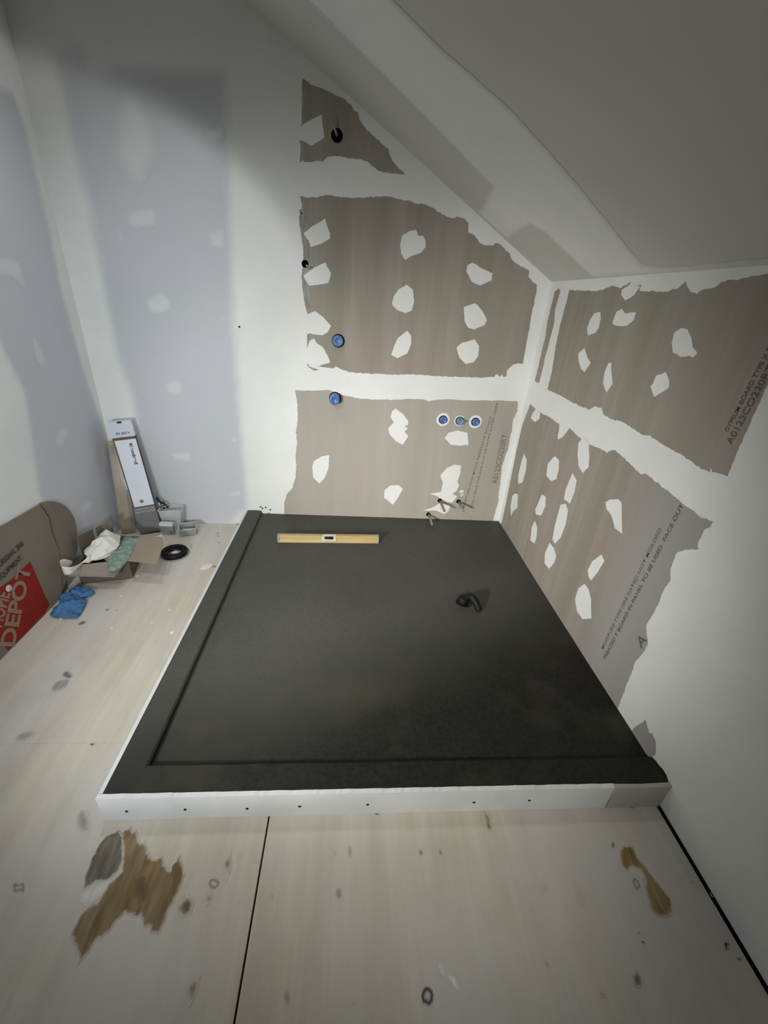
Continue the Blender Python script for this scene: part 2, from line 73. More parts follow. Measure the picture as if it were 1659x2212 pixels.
 'stain': [[[[0.0624,-1.7564],[0.0942,-1.7738],[0.1039,-1.7955],[0.1123,-1.7877],[0.1344,-1.812],[0.1461,-1.8326],[0.1685,-1.8382],[0.1789,-1.8285],[0.1956,-1.8489],[0.2166,-1.8592],[0.2229,-1.8222],[0.2399,-1.8453],[0.2543,-1.8699],[0.2543,-1.8932],[0.2493,-1.9243],[0.2414,-1.9453],[0.2392,-1.9856],[0.2288,-1.991],[0.1945,-1.9642],[0.1734,-1.9512],[0.1399,-1.9459],[0.1269,-1.9617],[0.1164,-1.9811],[0.0997,-1.9919],[0.0944,-2.014],[0.0825,-2.0314],[0.0698,-2.013],[0.0364,-1.9781],[0.0323,-1.9463],[0.0395,-1.9362],[0.0634,-1.918],[0.0744,-1.8875],[0.0939,-1.8603],[0.0754,-1.8154],[0.0518,-1.7781]],"brown",0.004],[[[0.0422,-1.7642],[0.0654,-1.7944],[0.085,-1.8358],[0.0826,-1.8599],[0.0666,-1.8827],[0.0379,-1.8795],[0.0165,-1.8946],[0.0066,-1.8716],[0.0023,-1.8333],[0.0036,-1.7927],[0.0176,-1.7745]],"glue",0.003],[[[0.1792,-1.8999],[0.1819,-1.9156],[0.1758,-1.9248],[0.1631,-1.9244],[0.1486,-1.9145],[0.1374,-1.8985],[0.1341,-1.8824],[0.1401,-1.8725],[0.1532,-1.8729],[0.1682,-1.8835]],"dark",0.02],[[[0.2487,-1.8698],[0.251,-1.8836],[0.247,-1.8919],[0.2384,-1.8916],[0.2282,-1.8829],[0.2202,-1.8689],[0.2176,-1.8547],[0.2214,-1.8459],[0.2303,-1.8462],[0.2408,-1.8554]],"dark",0.02],[[[0.2575,-1.9245],[0.2802,-1.9121],[0.2999,-1.9303],[0.3004,-1.9557],[0.2814,-1.9612],[0.2585,-1.9417]],"brown2",0.012],[[[0.3175,-1.9178],[0.3341,-1.9094],[0.3435,-1.9318],[0.3332,-1.9421]],"brown2",0.012],[[[0.3462,-1.8534],[0.3587,-1.8234],[0.3696,-1.8541],[0.366,-1.8945]],"brown2",0.012],[[[0.3353,-2.0856],[0.3355,-2.0656],[0.3556,-2.0613],[0.358,-2.0833],[0.3473,-2.1069]],"brown2",0.012],[[[0.0192,-1.8947],[0.0489,-1.8798],[0.0785,-1.8739],[0.0781,-1.9055],[0.0439,-1.9301],[0.0155,-1.9164]],"white",0.02],[[[0.3732,-1.8341],[0.3904,-1.8191],[0.3906,-1.8447]],"grey",0.01],[[[0.6683,-1.9249],[0.6663,-1.9333],[0.6608,-1.9383],[0.6538,-1.938],[0.6479,-1.9327],[0.6454,-1.9241],[0.6472,-1.9156],[0.6527,-1.9104],[0.6599,-1.9107],[0.6658,-1.9162]],"grey",0.008],[[[0.5617,-2.0999],[0.5609,-2.1079],[0.5568,-2.1126],[0.5509,-2.1124],[0.5454,-2.1072],[0.5424,-2.0991],[0.5429,-2.091],[0.547,-2.0861],[0.5531,-2.0863],[0.5587,-2.0917]],"grey",0.008],[[[0.7048,-2.1141],[0.7035,-2.117],[0.7001,-2.1188],[0.6959,-2.1186],[0.6925,-2.1166],[0.6912,-2.1135],[0.6924,-2.1105],[0.6958,-2.1087],[0.7001,-2.1089],[0.7035,-2.1109]],"grey",0.008],[[[0.6928,-1.8329],[0.6912,-1.8433],[0.687,-1.8495],[0.6817,-1.8494],[0.6773,-1.8429],[0.6755,-1.8324],[0.6769,-1.8219],[0.6812,-1.8154],[0.6866,-1.8155],[0.691,-1.8223]],"grey",0.008],[[[0.6473,-1.8369],[0.6466,-1.8429],[0.6444,-1.8466],[0.6414,-1.8465],[0.6387,-1.8427],[0.6375,-1.8366],[0.6381,-1.8304],[0.6404,-1.8267],[0.6435,-1.8268],[0.6461,-1.8307]],"grey",0.008],[[[0.4408,-1.8512],[0.44,-1.8547],[0.4367,-1.8568],[0.4319,-1.8566],[0.4276,-1.8543],[0.4254,-1.8508],[0.4261,-1.8473],[0.4295,-1.8452],[0.4343,-1.8453],[0.4386,-1.8476]],"grey",0.008],[[[0.4111,-1.9341],[0.4111,-1.9376],[0.4094,-1.9398],[0.4067,-1.9397],[0.404,-1.9374],[0.4023,-1.9338],[0.4022,-1.9302],[0.4038,-1.928],[0.4066,-1.9281],[0.4093,-1.9304]],"grey",0.008],[[[0.4908,-1.9249],[0.4901,-1.9272],[0.4872,-1.9285],[0.4834,-1.9284],[0.4801,-1.9269],[0.4785,-1.9244],[0.4792,-1.9221],[0.482,-1.9208],[0.4859,-1.9209],[0.4892,-1.9224]],"dot",0.002],[[[0.6259,-2.0859],[0.6255,-2.0869],[0.6243,-2.0875],[0.6228,-2.0874],[0.6215,-2.0867],[0.621,-2.0857],[0.6214,-2.0847],[0.6225,-2.0842],[0.6241,-2.0842],[0.6254,-2.0849]],"dot",0.002],[[[0.7757,-1.7316],[0.7729,-1.7387],[0.7664,-1.743],[0.7586,-1.7428],[0.7524,-1.7383],[0.7502,-1.731],[0.7529,-1.7238],[0.7595,-1.7195],[0.7674,-1.7196],[0.7737,-1.7243]],"ring",0.004],[[[0.3496,-1.894],[0.3487,-1.9004],[0.3426,-1.9042],[0.3336,-1.9039],[0.3251,-1.8997],[0.3203,-1.8931],[0.3211,-1.8865],[0.3272,-1.8827],[0.3364,-1.883],[0.3449,-1.8873]],"ring2",0.004],[[[1.475,-1.8413],[1.5087,-1.8422],[1.5053,-1.8695],[1.5167,-1.8935],[1.5212,-1.9165],[1.5318,-1.9438],[1.5391,-1.9652],[1.5278,-1.9899],[1.5081,-2.0002],[1.4812,-1.9992],[1.4703,-1.9834],[1.4759,-1.9608],[1.4816,-1.9374],[1.4957,-1.9207],[1.4939,-1.898],[1.4744,-1.8922],[1.4547,-1.9029],[1.445,-1.8862],[1.4551,-1.86]],"yellow",0.006],[[[1.4554,-1.8396],[1.4508,-1.8454],[1.4454,-1.8488],[1.4413,-1.8487],[1.4399,-1.8451],[1.4419,-1.8393],[1.4465,-1.8335],[1.452,-1.8299],[1.4562,-1.8301],[1.4575,-1.8338]],"yellow",0.004],[[[1.0899,-1.7402],[1.1037,-1.7529],[1.1032,-1.7828],[1.0885,-1.801],[1.0863,-1.7706]],"brown2",0.006],[[[0.8753,-2.1107],[0.8709,-2.1194],[0.8624,-2.1245],[0.853,-2.1241],[0.8461,-2.1184],[0.8444,-2.1094],[0.8486,-2.1005],[0.8572,-2.0951],[0.8669,-2.0955],[0.8738,-2.1015]],"ring",0.004],[[[0.8877,-2.0556],[0.9081,-2.0601],[0.9132,-2.0749],[0.9298,-2.0827],[0.9381,-2.1038],[0.9247,-2.1067],[0.9129,-2.089],[0.8944,-2.0777]],"white",0.008],[[[1.4745,-1.9283],[1.4717,-1.9367],[1.4658,-1.9428],[1.459,-1.9444],[1.4538,-1.9409],[1.4522,-1.9336],[1.4548,-1.9252],[1.4607,-1.9189],[1.4676,-1.9172],[1.4729,-1.9208]],"ring2",0.004],[[[1.5865,-1.7294],[1.5808,-1.7388],[1.5717,-1.7455],[1.5628,-1.747],[1.5573,-1.7429],[1.5573,-1.7346],[1.5629,-1.7252],[1.572,-1.7183],[1.5811,-1.7167],[1.5867,-1.721]],"grey2",0.008],[[[0.8906,-1.8393],[0.8898,-1.8457],[0.8861,-1.8502],[0.8807,-1.8511],[0.8757,-1.8482],[0.873,-1.8425],[0.8736,-1.8361],[0.8774,-1.8316],[0.8829,-1.8306],[0.8879,-1.8335]],"grey2",0.008],[[[0.9441,-1.8386],[0.9435,-1.8449],[0.9405,-1.8492],[0.9362,-1.85],[0.9322,-1.8469],[0.9301,-1.8411],[0.9307,-1.8348],[0.9337,-1.8303],[0.9381,-1.8295],[0.9421,-1.8327]],"grey2",0.008],[[[1.1572,-2.0709],[1.156,-2.0761],[1.1534,-2.0795],[1.1503,-2.0799],[1.1479,-2.0771],[1.1472,-2.0722],[1.1483,-2.067],[1.151,-2.0635],[1.1541,-2.0631],[1.1565,-2.0659]],"grey2",0.008],[[[1.2695,-2.1247],[1.2673,-2.1284],[1.2625,-2.131],[1.2572,-2.1316],[1.2531,-2.1299],[1.2519,-2.1267],[1.2541,-2.123],[1.2588,-2.1204],[1.2643,-2.1197],[1.2683,-2.1214]],"grey2",0.008],[[[1.3692,-2.1037],[1.3647,-2.1125],[1.3572,-2.1183],[1.3495,-2.1192],[1.3444,-2.1147],[1.3439,-2.1066],[1.3483,-2.0978],[1.3558,-2.0917],[1.3637,-2.0908],[1.3688,-2.0954]],"grey2",0.008],[[[1.3182,-1.729],[1.3152,-1.7338],[1.3087,-1.7376],[1.3013,-1.739],[1.2956,-1.7374],[1.2939,-1.7335],[1.2968,-1.7287],[1.3032,-1.7248],[1.3108,-1.7234],[1.3165,-1.725]],"grey2",0.008],[[[1.322,-1.958],[1.3124,-1.9673],[1.2975,-1.9727],[1.2828,-1.9722],[1.2737,-1.966],[1.2737,-1.9564],[1.2829,-1.9469],[1.2981,-1.9413],[1.3132,-1.9418],[1.3223,-1.9482]],"grey",0.03],[[[1.2235,-1.9314],[1.2136,-1.9449],[1.1996,-1.9528],[1.1866,-1.9523],[1.1794,-1.9437],[1.1808,-1.93],[1.1904,-1.9163],[1.2047,-1.9079],[1.2182,-1.9083],[1.2253,-1.9174]],"grey",0.04],[[[0.9315,-1.967],[0.9262,-1.9719],[0.9142,-1.9746],[0.9002,-1.9741],[0.8894,-1.9706],[0.8858,-1.9655],[0.891,-1.9605],[0.903,-1.9577],[0.9172,-1.9582],[0.9281,-1.9618]],"grey",0.04],[[[1.2755,-2.0357],[1.2643,-2.047],[1.2469,-2.0534],[1.2298,-2.0527],[1.2193,-2.0453],[1.2193,-2.0336],[1.2301,-2.0222],[1.2479,-2.0153],[1.2656,-2.016],[1.2761,-2.0238]],"brown3",0.05],[[[1.5794,-1.8243],[1.5585,-1.8438],[1.5305,-1.855],[1.5056,-1.8543],[1.4927,-1.8419],[1.4968,-1.8221],[1.517,-1.8021],[1.5459,-1.7898],[1.5721,-1.7905],[1.5848,-1.8038]],"brown3",0.06],[[[1.6335,-1.931],[1.6308,-1.9333],[1.6274,-1.9347],[1.6247,-1.9346],[1.6235,-1.9331],[1.6245,-1.9307],[1.6272,-1.9283],[1.6305,-1.9269],[1.6333,-1.927],[1.6344,-1.9286]],"dot",0.002],[[[1.628,-2.059],[1.6232,-2.0627],[1.6172,-2.0649],[1.6122,-2.0647],[1.6102,-2.0622],[1.6118,-2.0584],[1.6166,-2.0546],[1.6227,-2.0523],[1.6277,-2.0525],[1.6298,-2.0551]],"dot",0.002],[[[1.4134,-2.0253],[1.4117,-2.027],[1.4093,-2.028],[1.4072,-2.0279],[1.4061,-2.0268],[1.4065,-2.0251],[1.4082,-2.0234],[1.4107,-2.0224],[1.4128,-2.0224],[1.4139,-2.0236]],"dot",0.002],[[[0.993,-2.0164],[0.9919,-2.0181],[0.99,-2.0191],[0.9879,-2.019],[0.9865,-2.0179],[0.9863,-2.0162],[0.9874,-2.0145],[0.9893,-2.0135],[0.9914,-2.0136],[0.9928,-2.0147]],"dot",0.002],[[[1.4139,-2.0429],[1.4116,-2.0451],[1.4085,-2.0464],[1.4057,-2.0463],[1.4043,-2.0448],[1.4048,-2.0426],[1.4071,-2.0404],[1.4103,-2.0391],[1.4131,-2.0392],[1.4145,-2.0406]],"dot",0.002],[[[1.3717,-2.0583],[1.3704,-2.0597],[1.3685,-2.0604],[1.3668,-2.0604],[1.3659,-2.0595],[1.3661,-2.0581],[1.3675,-2.0568],[1.3694,-2.056],[1.3712,-2.0561],[1.372,-2.057]],"dot",0.002],[[[1.6741,-1.9556],[1.6686,-1.9601],[1.6619,-1.9628],[1.6565,-1.9626],[1.6544,-1.9596],[1.6564,-1.955],[1.6618,-1.9505],[1.6685,-1.9477],[1.674,-1.9479],[1.6761,-1.9509]],"dot",0.002],[[[1.6391,-2.0803],[1.636,-2.0826],[1.6322,-2.084],[1.6291,-2.0838],[1.6278,-2.0823],[1.6289,-2.0799],[1.6319,-2.0775],[1.6358,-2.0762],[1.639,-2.0763],[1.6402,-2.0779]],"dot",0.002],[[[-0.5024,-0.9266],[-0.4986,-0.9366],[-0.501,-0.9475],[-0.5086,-0.9553],[-0.5186,-0.9569],[-0.5271,-0.9519],[-0.5311,-0.9421],[-0.5288,-0.9312],[-0.5212,-0.9232],[-0.5111,-0.9215]],"grey2",0.008],[[[-0.4478,-0.8494],[-0.4469,-0.8538],[-0.4489,-0.8566],[-0.4531,-0.8567],[-0.4579,-0.854],[-0.4615,-0.8496],[-0.4624,-0.8452],[-0.4604,-0.8423],[-0.4562,-0.8423],[-0.4513,-0.8449]],"dot",0.003],[[[-0.4074,-0.8485],[-0.4061,-0.8536],[-0.4077,-0.8568],[-0.4115,-0.8569],[-0.4161,-0.8538],[-0.4197,-0.8488],[-0.421,-0.8436],[-0.4195,-0.8404],[-0.4157,-0.8403],[-0.411,-0.8434]],"grey2",0.005],[[[-0.0614,-0.4836],[-0.0624,-0.4925],[-0.0698,-0.4981],[-0.081,-0.4986],[-0.0916,-0.4936],[-0.0977,-0.4851],[-0.0968,-0.4762],[-0.0893,-0.4704],[-0.0781,-0.47],[-0.0674,-0.4751]],"grey",0.008],[[[-0.1514,-0.125],[-0.1523,-0.1318],[-0.1586,-0.1364],[-0.1678,-0.1369],[-0.1764,-0.1332],[-0.1812,-0.1267],[-0.1803,-0.1198],[-0.1741,-0.1152],[-0.1648,-0.1146],[-0.1562,-0.1184]],"grey",0.006],[[[-0.1377,-0.1568],[-0.1386,-0.1635],[-0.1448,-0.168],[-0.1539,-0.1685],[-0.1625,-0.1649],[-0.1672,-0.1585],[-0.1663,-0.1517],[-0.1601,-0.1472],[-0.1509,-0.1467],[-0.1424,-0.1504]],"grey",0.006],[[[-0.1111,-0.2348],[-0.1121,-0.2412],[-0.1182,-0.2454],[-0.1271,-0.2459],[-0.1353,-0.2424],[-0.1399,-0.2363],[-0.139,-0.2299],[-0.1329,-0.2257],[-0.1239,-0.2252],[-0.1156,-0.2287]],"grey",0.006],[[[-0.4364,-0.737],[-0.4315,-0.7477],[-0.4319,-0.7579],[-0.4373,-0.7638],[-0.4457,-0.763],[-0.4539,-0.7561],[-0.4589,-0.7454],[-0.4586,-0.7351],[-0.4532,-0.7291],[-0.4447,-0.7298]],"white",0.006],[[[-0.0935,-0.4615],[-0.0908,-0.4812],[-0.0992,-0.5035],[-0.1152,-0.5199],[-0.1327,-0.5246],[-0.1454,-0.5158],[-0.1485,-0.4966],[-0.1405,-0.4743],[-0.1244,-0.4572],[-0.1064,-0.4522]],"white",0.006],[[[-0.1716,-0.8383],[-0.168,-0.8464],[-0.1681,-0.8534],[-0.1717,-0.8566],[-0.1774,-0.8549],[-0.1832,-0.8489],[-0.1867,-0.8408],[-0.1868,-0.8337],[-0.1832,-0.8304],[-0.1773,-0.8322]],"white",0.006],[[[-0.3698,-0.9583],[-0.3666,-0.9663],[-0.3682,-0.9744],[-0.3737,-0.9796],[-0.3813,-0.98],[-0.3879,-0.9754],[-0.3911,-0.9675],[-0.3897,-0.9593],[-0.3841,-0.954],[-0.3765,-0.9536]],"white",0.006],[[[-0.1011,-0.9845],[-0.0987,-0.9922],[-0.1008,-0.9999],[-0.1066,-1.0045],[-0.1138,-1.0045],[-0.1197,-0.9998],[-0.1222,-0.9922],[-0.1201,-0.9845],[-0.1143,-0.9797],[-0.107,-0.9797]],"white",0.006],[[[-0.2154,-0.9229],[-0.2133,-0.9291],[-0.2149,-0.9354],[-0.2193,-0.9393],[-0.2251,-0.9395],[-0.2299,-0.9359],[-0.232,-0.9298],[-0.2305,-0.9235],[-0.226,-0.9194],[-0.2202,-0.9192]],"white",0.006],[[[-0.1679,-0.9249],[-0.1653,-0.9305],[-0.1654,-0.9354],[-0.168,-0.9376],[-0.1721,-0.9364],[-0.1763,-0.9322],[-0.1788,-0.9266],[-0.1788,-0.9217],[-0.1762,-0.9194],[-0.172,-0.9207]],"white",0.006],[[[-0.3876,-1.2249],[-0.3847,-1.2379],[-0.3918,-1.2458],[-0.4063,-1.2458],[-0.4226,-1.2379],[-0.4347,-1.225],[-0.438,-1.2119],[-0.4309,-1.2037],[-0.4162,-1.2037],[-0.3996,-1.2118]],"grey2",0.012],[[[-0.386,-1.2459],[-0.377,-1.2643],[-0.3801,-1.2854],[-0.3936,-1.3012],[-0.4124,-1.3061],[-0.4296,-1.2983],[-0.4389,-1.2806],[-0.4366,-1.2594],[-0.4232,-1.2429],[-0.4037,-1.2376]],"grey",0.012],[[[-0.3673,-1.4581],[-0.3617,-1.4727],[-0.3688,-1.4888],[-0.3856,-1.5003],[-0.4058,-1.5029],[-0.422,-1.4959],[-0.4281,-1.4817],[-0.4216,-1.4655],[-0.4047,-1.4536],[-0.3838,-1.4507]],"grey",0.02],[[[-0.1547,-1.5094],[-0.1555,-1.5122],[-0.1604,-1.5139],[-0.1676,-1.5138],[-0.1743,-1.512],[-0.1781,-1.5091],[-0.1774,-1.5063],[-0.1725,-1.5046],[-0.1653,-1.5047],[-0.1585,-1.5066]],"dot",0.003],[[[-0.0455,-1.7406],[-0.0387,-1.7612],[-0.0431,-1.7733],[-0.0567,-1.773],[-0.0748,-1.7602],[-0.0907,-1.7395],[-0.0984,-1.7183],[-0.0945,-1.7052],[-0.0801,-1.7055],[-0.0613,-1.7192]],"grey",0.015],[[[-0.1232,-1.8871],[-0.123,-1.8925],[-0.1295,-1.8956],[-0.1404,-1.8952],[-0.1515,-1.8915],[-0.1587,-1.8859],[-0.1591,-1.8805],[-0.1525,-1.8773],[-0.1415,-1.8777],[-0.1303,-1.8814]],"ring2",0.006],[[[-0.0675,-1.5452],[-0.0674,-1.5488],[-0.0706,-1.551],[-0.0759,-1.5509],[-0.0813,-1.5486],[-0.0848,-1.545],[-0.0849,-1.5413],[-0.0817,-1.5391],[-0.0764,-1.5392],[-0.0709,-1.5416]],"white",0.006],[[[0.0284,-1.5983],[0.0233,-1.6095],[0.0156,-1.6138],[0.0081,-1.6097],[0.0036,-1.5987],[0.0039,-1.5847],[0.0089,-1.5731],[0.0169,-1.5686],[0.0245,-1.5729],[0.0289,-1.5843]],"grey",0.02]],
 'screw': [[0.0572,0.0443],[0.2159,0.0461],[0.3875,0.043],[0.5363,0.0479],[0.7335,0.0486],[1.0524,0.0468],[1.2231,0.0503]],
 'face_end': [[1.4777,0.1135],[1.4826,0.0386]],
 'cap': [[0.5604,1.1521],[0.5473,0.8472],[1.1878,0.7547],[1.288,0.7532],[1.3849,0.752]],
 'hole': [[0.5398,2.0035],[0.3894,1.4984]],
 'stub': [[1.2392,0.2221],[1.3637,0.2213],[1.1756,0.1186]],
 'torn': [[[0.3675,1.7204],[0.3957,1.7225],[0.4052,1.6349],[0.3957,1.5963],[0.4107,1.5492],[0.4282,1.4911],[0.4142,1.47],[0.4161,1.4397],[0.4101,1.3346],[0.4019,1.2602],[0.386,1.3115],[0.3736,1.3954],[0.3726,1.457],[0.383,1.5178],[0.3797,1.576],[0.374,1.6232],[0.3684,1.6694]],[[0.3942,2.1778],[0.4036,2.1612],[0.3963,2.0892],[0.3925,1.996],[0.3799,1.9791],[0.3738,1.8939],[0.3907,1.9069],[0.3881,1.9798],[0.3853,2.0393],[0.3887,2.1036]],[[0.3933,1.1743],[0.4055,1.1751],[0.4024,1.1288],[0.3932,1.0139],[0.4335,1.0016],[0.4589,0.9957],[0.4283,0.9915],[0.3906,1.0137]]],
 'speck': [[0.0826,0.1312],[0.1145,0.1291],[0.1325,0.0862],[0.1428,0.1135],[0.0936,0.1216],[0.0422,1.1881],[0.378,1.7049]],
 'flat': {},
 'flat_frame': [-0.702,0.995,0.0995],
 'flat_main': [[0.6511,0.4404],[0.6336,0.3657],[0.6538,0.3049],[0.6646,0.2018],[0.7014,0.1128],[0.7626,0.0038]],
 'flat_flap': [[0.6412,0.4436],[0.5947,0.4292],[0.5508,0.4059],[0.5221,0.3834],[0.4906,0.3526],[0.4703,0.311],[0.4666,0.268],[0.4758,0.2311],[0.5344,0.1428],[0.6447,0.0728],[0.7386,0.023]],
 'flat_left': [[0.6511,0.4404],[0.7529,0.4446],[0.8842,0.4516],[0.9314,0.4549]],
 'flat_logo': [[0.833,0.2519],[0.8371,0.1743],[0.8433,0.0776],[0.8437,0.023],[0.8895,0.0019],[0.9588,-0.0004],[1.0344,0.0033],[1.1087,0.0068],[1.1245,0.1517],[1.096,0.2636],[1.0075,0.2461],[0.9455,0.2413]],
 'flat_text1': [[0.9661,0.3151],[0.822,0.3305]],
 'flat_text2': [[0.9937,0.269],[0.8605,0.2827]],
 'flat_big1': [[1.0815,0.0011],[0.842,0.2289]],
 'flat_big2': [[1.086,0.1082],[0.9832,0.1971]],
 'flat_sticker': [0.9774,0.2178],
 'obox_top': [[-0.7005,-0.66,0.11],[-0.452,-0.6051,0.11],[-0.5001,-0.3696,0.11],[-0.7586,-0.4038,0.11]],
 'obox_front': [[-0.7276,-0.7007,0.075],[-0.4807,-0.6985,0.075]],
 'obox_rflap': [[-0.4317,-0.6391,0.13],[-0.2868,-0.657,0.13],[-0.3287,-0.4757,0.13],[-0.3604,-0.406,0.13],[-0.4777,-0.4042,0.13]],
 'obox_bflap': [[-0.8183,-0.3667,0.1],[-0.7594,-0.316,0.1],[-0.7594,-0.316,0.178],[-0.8183,-0.3667,0.153]],
 'obox_lflap': [[-0.744,-0.5808,0.07],[-0.7729,-0.457,0.08],[-0.7729,-0.457,0.199],[-0.744,-0.5808,0.226]],
 'ribbon': [[[-0.7027,-0.7315,0.125],[-0.7027,-0.7315,0.186]],[[-0.6622,-0.7562,0.125],[-0.6622,-0.7562,0.175]],[[-0.637,-0.7491,0.125],[-0.637,-0.7491,0.165]],[[-0.6349,-0.7034,0.125],[-0.6349,-0.7034,0.143]],[[-0.6356,-0.6573,0.125],[-0.6356,-0.6573,0.134]],[[-0.6066,-0.6506,0.125],[-0.6066,-0.6506,0.159]],[[-0.6038,-0.6007,0.125],[-0.6038,-0.6007,0.146]],[[-0.5835,-0.5528,0.125],[-0.5835,-0.5528,0.171]],[[-0.5694,-0.4721,0.125],[-0.5694,-0.4721,0.184]]],
 'ribbon2': [[[-0.7027,-0.7315,0.125],[-0.7027,-0.7315,0.186]],[[-0.7039,-0.7061,0.125],[-0.7039,-0.7061,0.181]],[[-0.699,-0.6599,0.125],[-0.699,-0.6599,0.139]]],
 'bundle': [[-0.7304,-0.5234],[-0.7271,-0.4921],[-0.7078,-0.4426],[-0.6528,-0.4043],[-0.61,-0.4102],[-0.573,-0.4164],[-0.5324,-0.5128],[-0.529,-0.5509],[-0.5476,-0.5962],[-0.5762,-0.6332],[-0.6071,-0.643],[-0.6479,-0.6082],[-0.6922,-0.5814]],
 'green': [[-0.5713,-0.3859],[-0.4878,-0.3896],[-0.4695,-0.4934],[-0.4466,-0.6104],[-0.4539,-0.6656],[-0.4706,-0.7058],[-0.4984,-0.7004],[-0.5472,-0.6217],[-0.5886,-0.5883],[-0.5881,-0.5147],[-0.5722,-0.4515]],
 'rag': [[-0.7074,-0.6947],[-0.6716,-0.6873],[-0.5977,-0.7162],[-0.5774,-0.7339],[-0.5823,-0.758],[-0.6178,-0.7707],[-0.5857,-0.7873],[-0.5723,-0.821],[-0.5622,-0.8701],[-0.5553,-0.9119],[-0.596,-0.9101],[-0.6416,-0.911],[-0.6851,-0.8937],[-0.6946,-0.8676],[-0.6908,-0.8127],[-0.7179,-0.7616],[-0.7005,-0.7374]],
 'scrap': [[[-0.6256,-0.8929],[-0.6105,-0.8874],[-0.6149,-0.922],[-0.6266,-0.9136]],[[-0.4459,-0.5794],[-0.4346,-0.5651],[-0.429,-0.5822],[-0.4383,-0.5962]],[[-0.437,-0.3791],[-0.3971,-0.3337],[-0.3685,-0.3795],[-0.3976,-0.3896]]],
 'carton': [[-0.6052,-0.173,0.0],[-0.4892,-0.1326,0.0],[-0.6873,-0.085,0.6496],[-0.5726,-0.085,0.6736]],
 'plank': [[-0.712,-0.1791,0.0],[-0.6439,-0.1586,0.0],[-0.7457,-0.025,0.5101],[-0.6842,-0.03,0.5479]],
 'tub': [[-0.5267,-0.1348,0.0],[-0.4246,-0.1288,0.0]],
 'greybox': [[-0.4752,-0.1627,0.0],[-0.4123,-0.1591,0.0]],
 'tray_bot': [[-0.3965,-0.1392,0.0],[-0.3243,-0.173,0.0],[-0.2946,-0.0943,0.0]],
 'tray_top': [[-0.3984,-0.1408,0.045],[-0.3142,-0.1837,0.045],[-0.2888,-0.0942,0.045],[-0.3647,-0.0788,0.045]],
 'coil': [[-0.3301,-0.3696,0.012],[-0.4012,-0.3873,0.012],[-0.2576,-0.3516,0.012],[-0.3114,-0.4394,0.012],[-0.3516,-0.291,0.012]],
 'wire': [[-0.5581,-0.0072,0.1],[-0.6534,0.184,0.0]],
 'level': [[0.2495,-0.3538,0.0854],[0.8249,-0.334,0.0854],[0.264,-0.3627,0.1434],[0.8165,-0.3522,0.1434]],
 'drain': [[1.2253,-0.8422,0.0854],[1.2888,-0.9124,0.0854]],
 'seam': [[0.4432,-1.7282,0.0],[0.4499,-2.1278,0.0],[-0.169,-1.5044,0.0]],
 'rgap': [[1.6664,-1.7203,0.0],[1.6754,-1.7302,0.0],[1.6519,-2.1367,0.0],[1.6361,-2.1411,0.0],[1.6501,-1.8888,0.0]],
 'text': {"a1":[[1.4056,0.1718],[1.478,0.788]],"a2":[[1.4617,0.174],[1.5013,0.8716]],"a3":[[1.5933,0.3567],[1.5959,0.6859]],"r1":[[1.2814,0.2058],[1.315,0.7682]],"r2":[[1.3106,0.1773],[1.3573,0.875]],"r3":[[1.4362,0.367],[1.4431,0.4124]],"u1":[[1.3936,1.113],[1.4165,1.2925]],"u2":[[1.4201,1.086],[1.4409,1.2484]]},
}
PLANES = {'back': ((0, 0, 0), (1, 0, 0), (0, 0, 1), (0, -1, 0)),
          'right': ((W, 0, 0), (0, -1, 0), (0, 0, 1), (-1, 0, 0)),
          'left': ((Lx, 0, 0), (0, -1, 0), (0, 0, 1), (1, 0, 0)),
          'ceil': ((W, 0, K), (0, -1, 0), (-1 / NL, 0, SL / NL), (-SL / NL, 0, -1 / NL)),
          'floor': ((0, 0, 0), (1, 0, 0), (0, 1, 0), (0, 0, 1)),
          'face': ((0, -Dp - 0.012, 0), (1, 0, 0), (0, 0, 1), (0, -1, 0))}
def on(pl, u, v, t=0.0):
    o, a, b, n = [Vector(x) for x in PLANES[pl]]
    return o + a * u + b * v + n * t

# ------------------------------------------------------------------ materials
def new_mat(name, rough=0.8, spec=0.3):
    m = bpy.data.materials.new(name); m.use_nodes = True
    nt = m.node_tree; b = nt.nodes['Principled BSDF']
    b.inputs['Roughness'].default_value = rough
    b.inputs['Specular IOR Level'].default_value = spec
    return m, nt, b
def N(nt, t, **kw):
    n = nt.nodes.new(t)
    for k, v in kw.items(): setattr(n, k, v)
    return n
def mapped(nt, scale):
    g = N(nt, 'ShaderNodeNewGeometry'); mp = N(nt, 'ShaderNodeMapping')
    mp.inputs['Scale'].default_value = scale
    nt.links.new(g.outputs['Position'], mp.inputs['Vector'])
    return mp.outputs[0]
def objmapped(nt, scale):
    g = N(nt, 'ShaderNodeTexCoord'); mp = N(nt, 'ShaderNodeMapping')
    mp.inputs['Scale'].default_value = scale
    nt.links.new(g.outputs['Object'], mp.inputs['Vector'])
    return mp.outputs[0]
def noise_fac(nt, vec, scale=1.0, detail=3.0, rough=0.55, lo=0.35, hi=0.65):
    n = N(nt, 'ShaderNodeTexNoise'); n.inputs['Scale'].default_value = scale
    n.inputs['Detail'].default_value = detail; n.inputs['Roughness'].default_value = rough
    nt.links.new(vec, n.inputs['Vector'])
    r = N(nt, 'ShaderNodeMapRange'); r.inputs[1].default_value = lo; r.inputs[2].default_value = hi
    nt.links.new(n.outputs[0], r.inputs[0])
    return r.outputs[0]
def mix(nt, fac, a, b):
    m = N(nt, 'ShaderNodeMix', data_type='RGBA')
    for sock, v in ((m.inputs[0], fac), (m.inputs[6], a), (m.inputs[7], b)):
        if isinstance(v, (int, float)): sock.default_value = v
        elif isinstance(v, tuple): sock.default_value = (*v, 1) if len(v) == 3 else v
        else: nt.links.new(v, sock)
    return m.outputs[2]
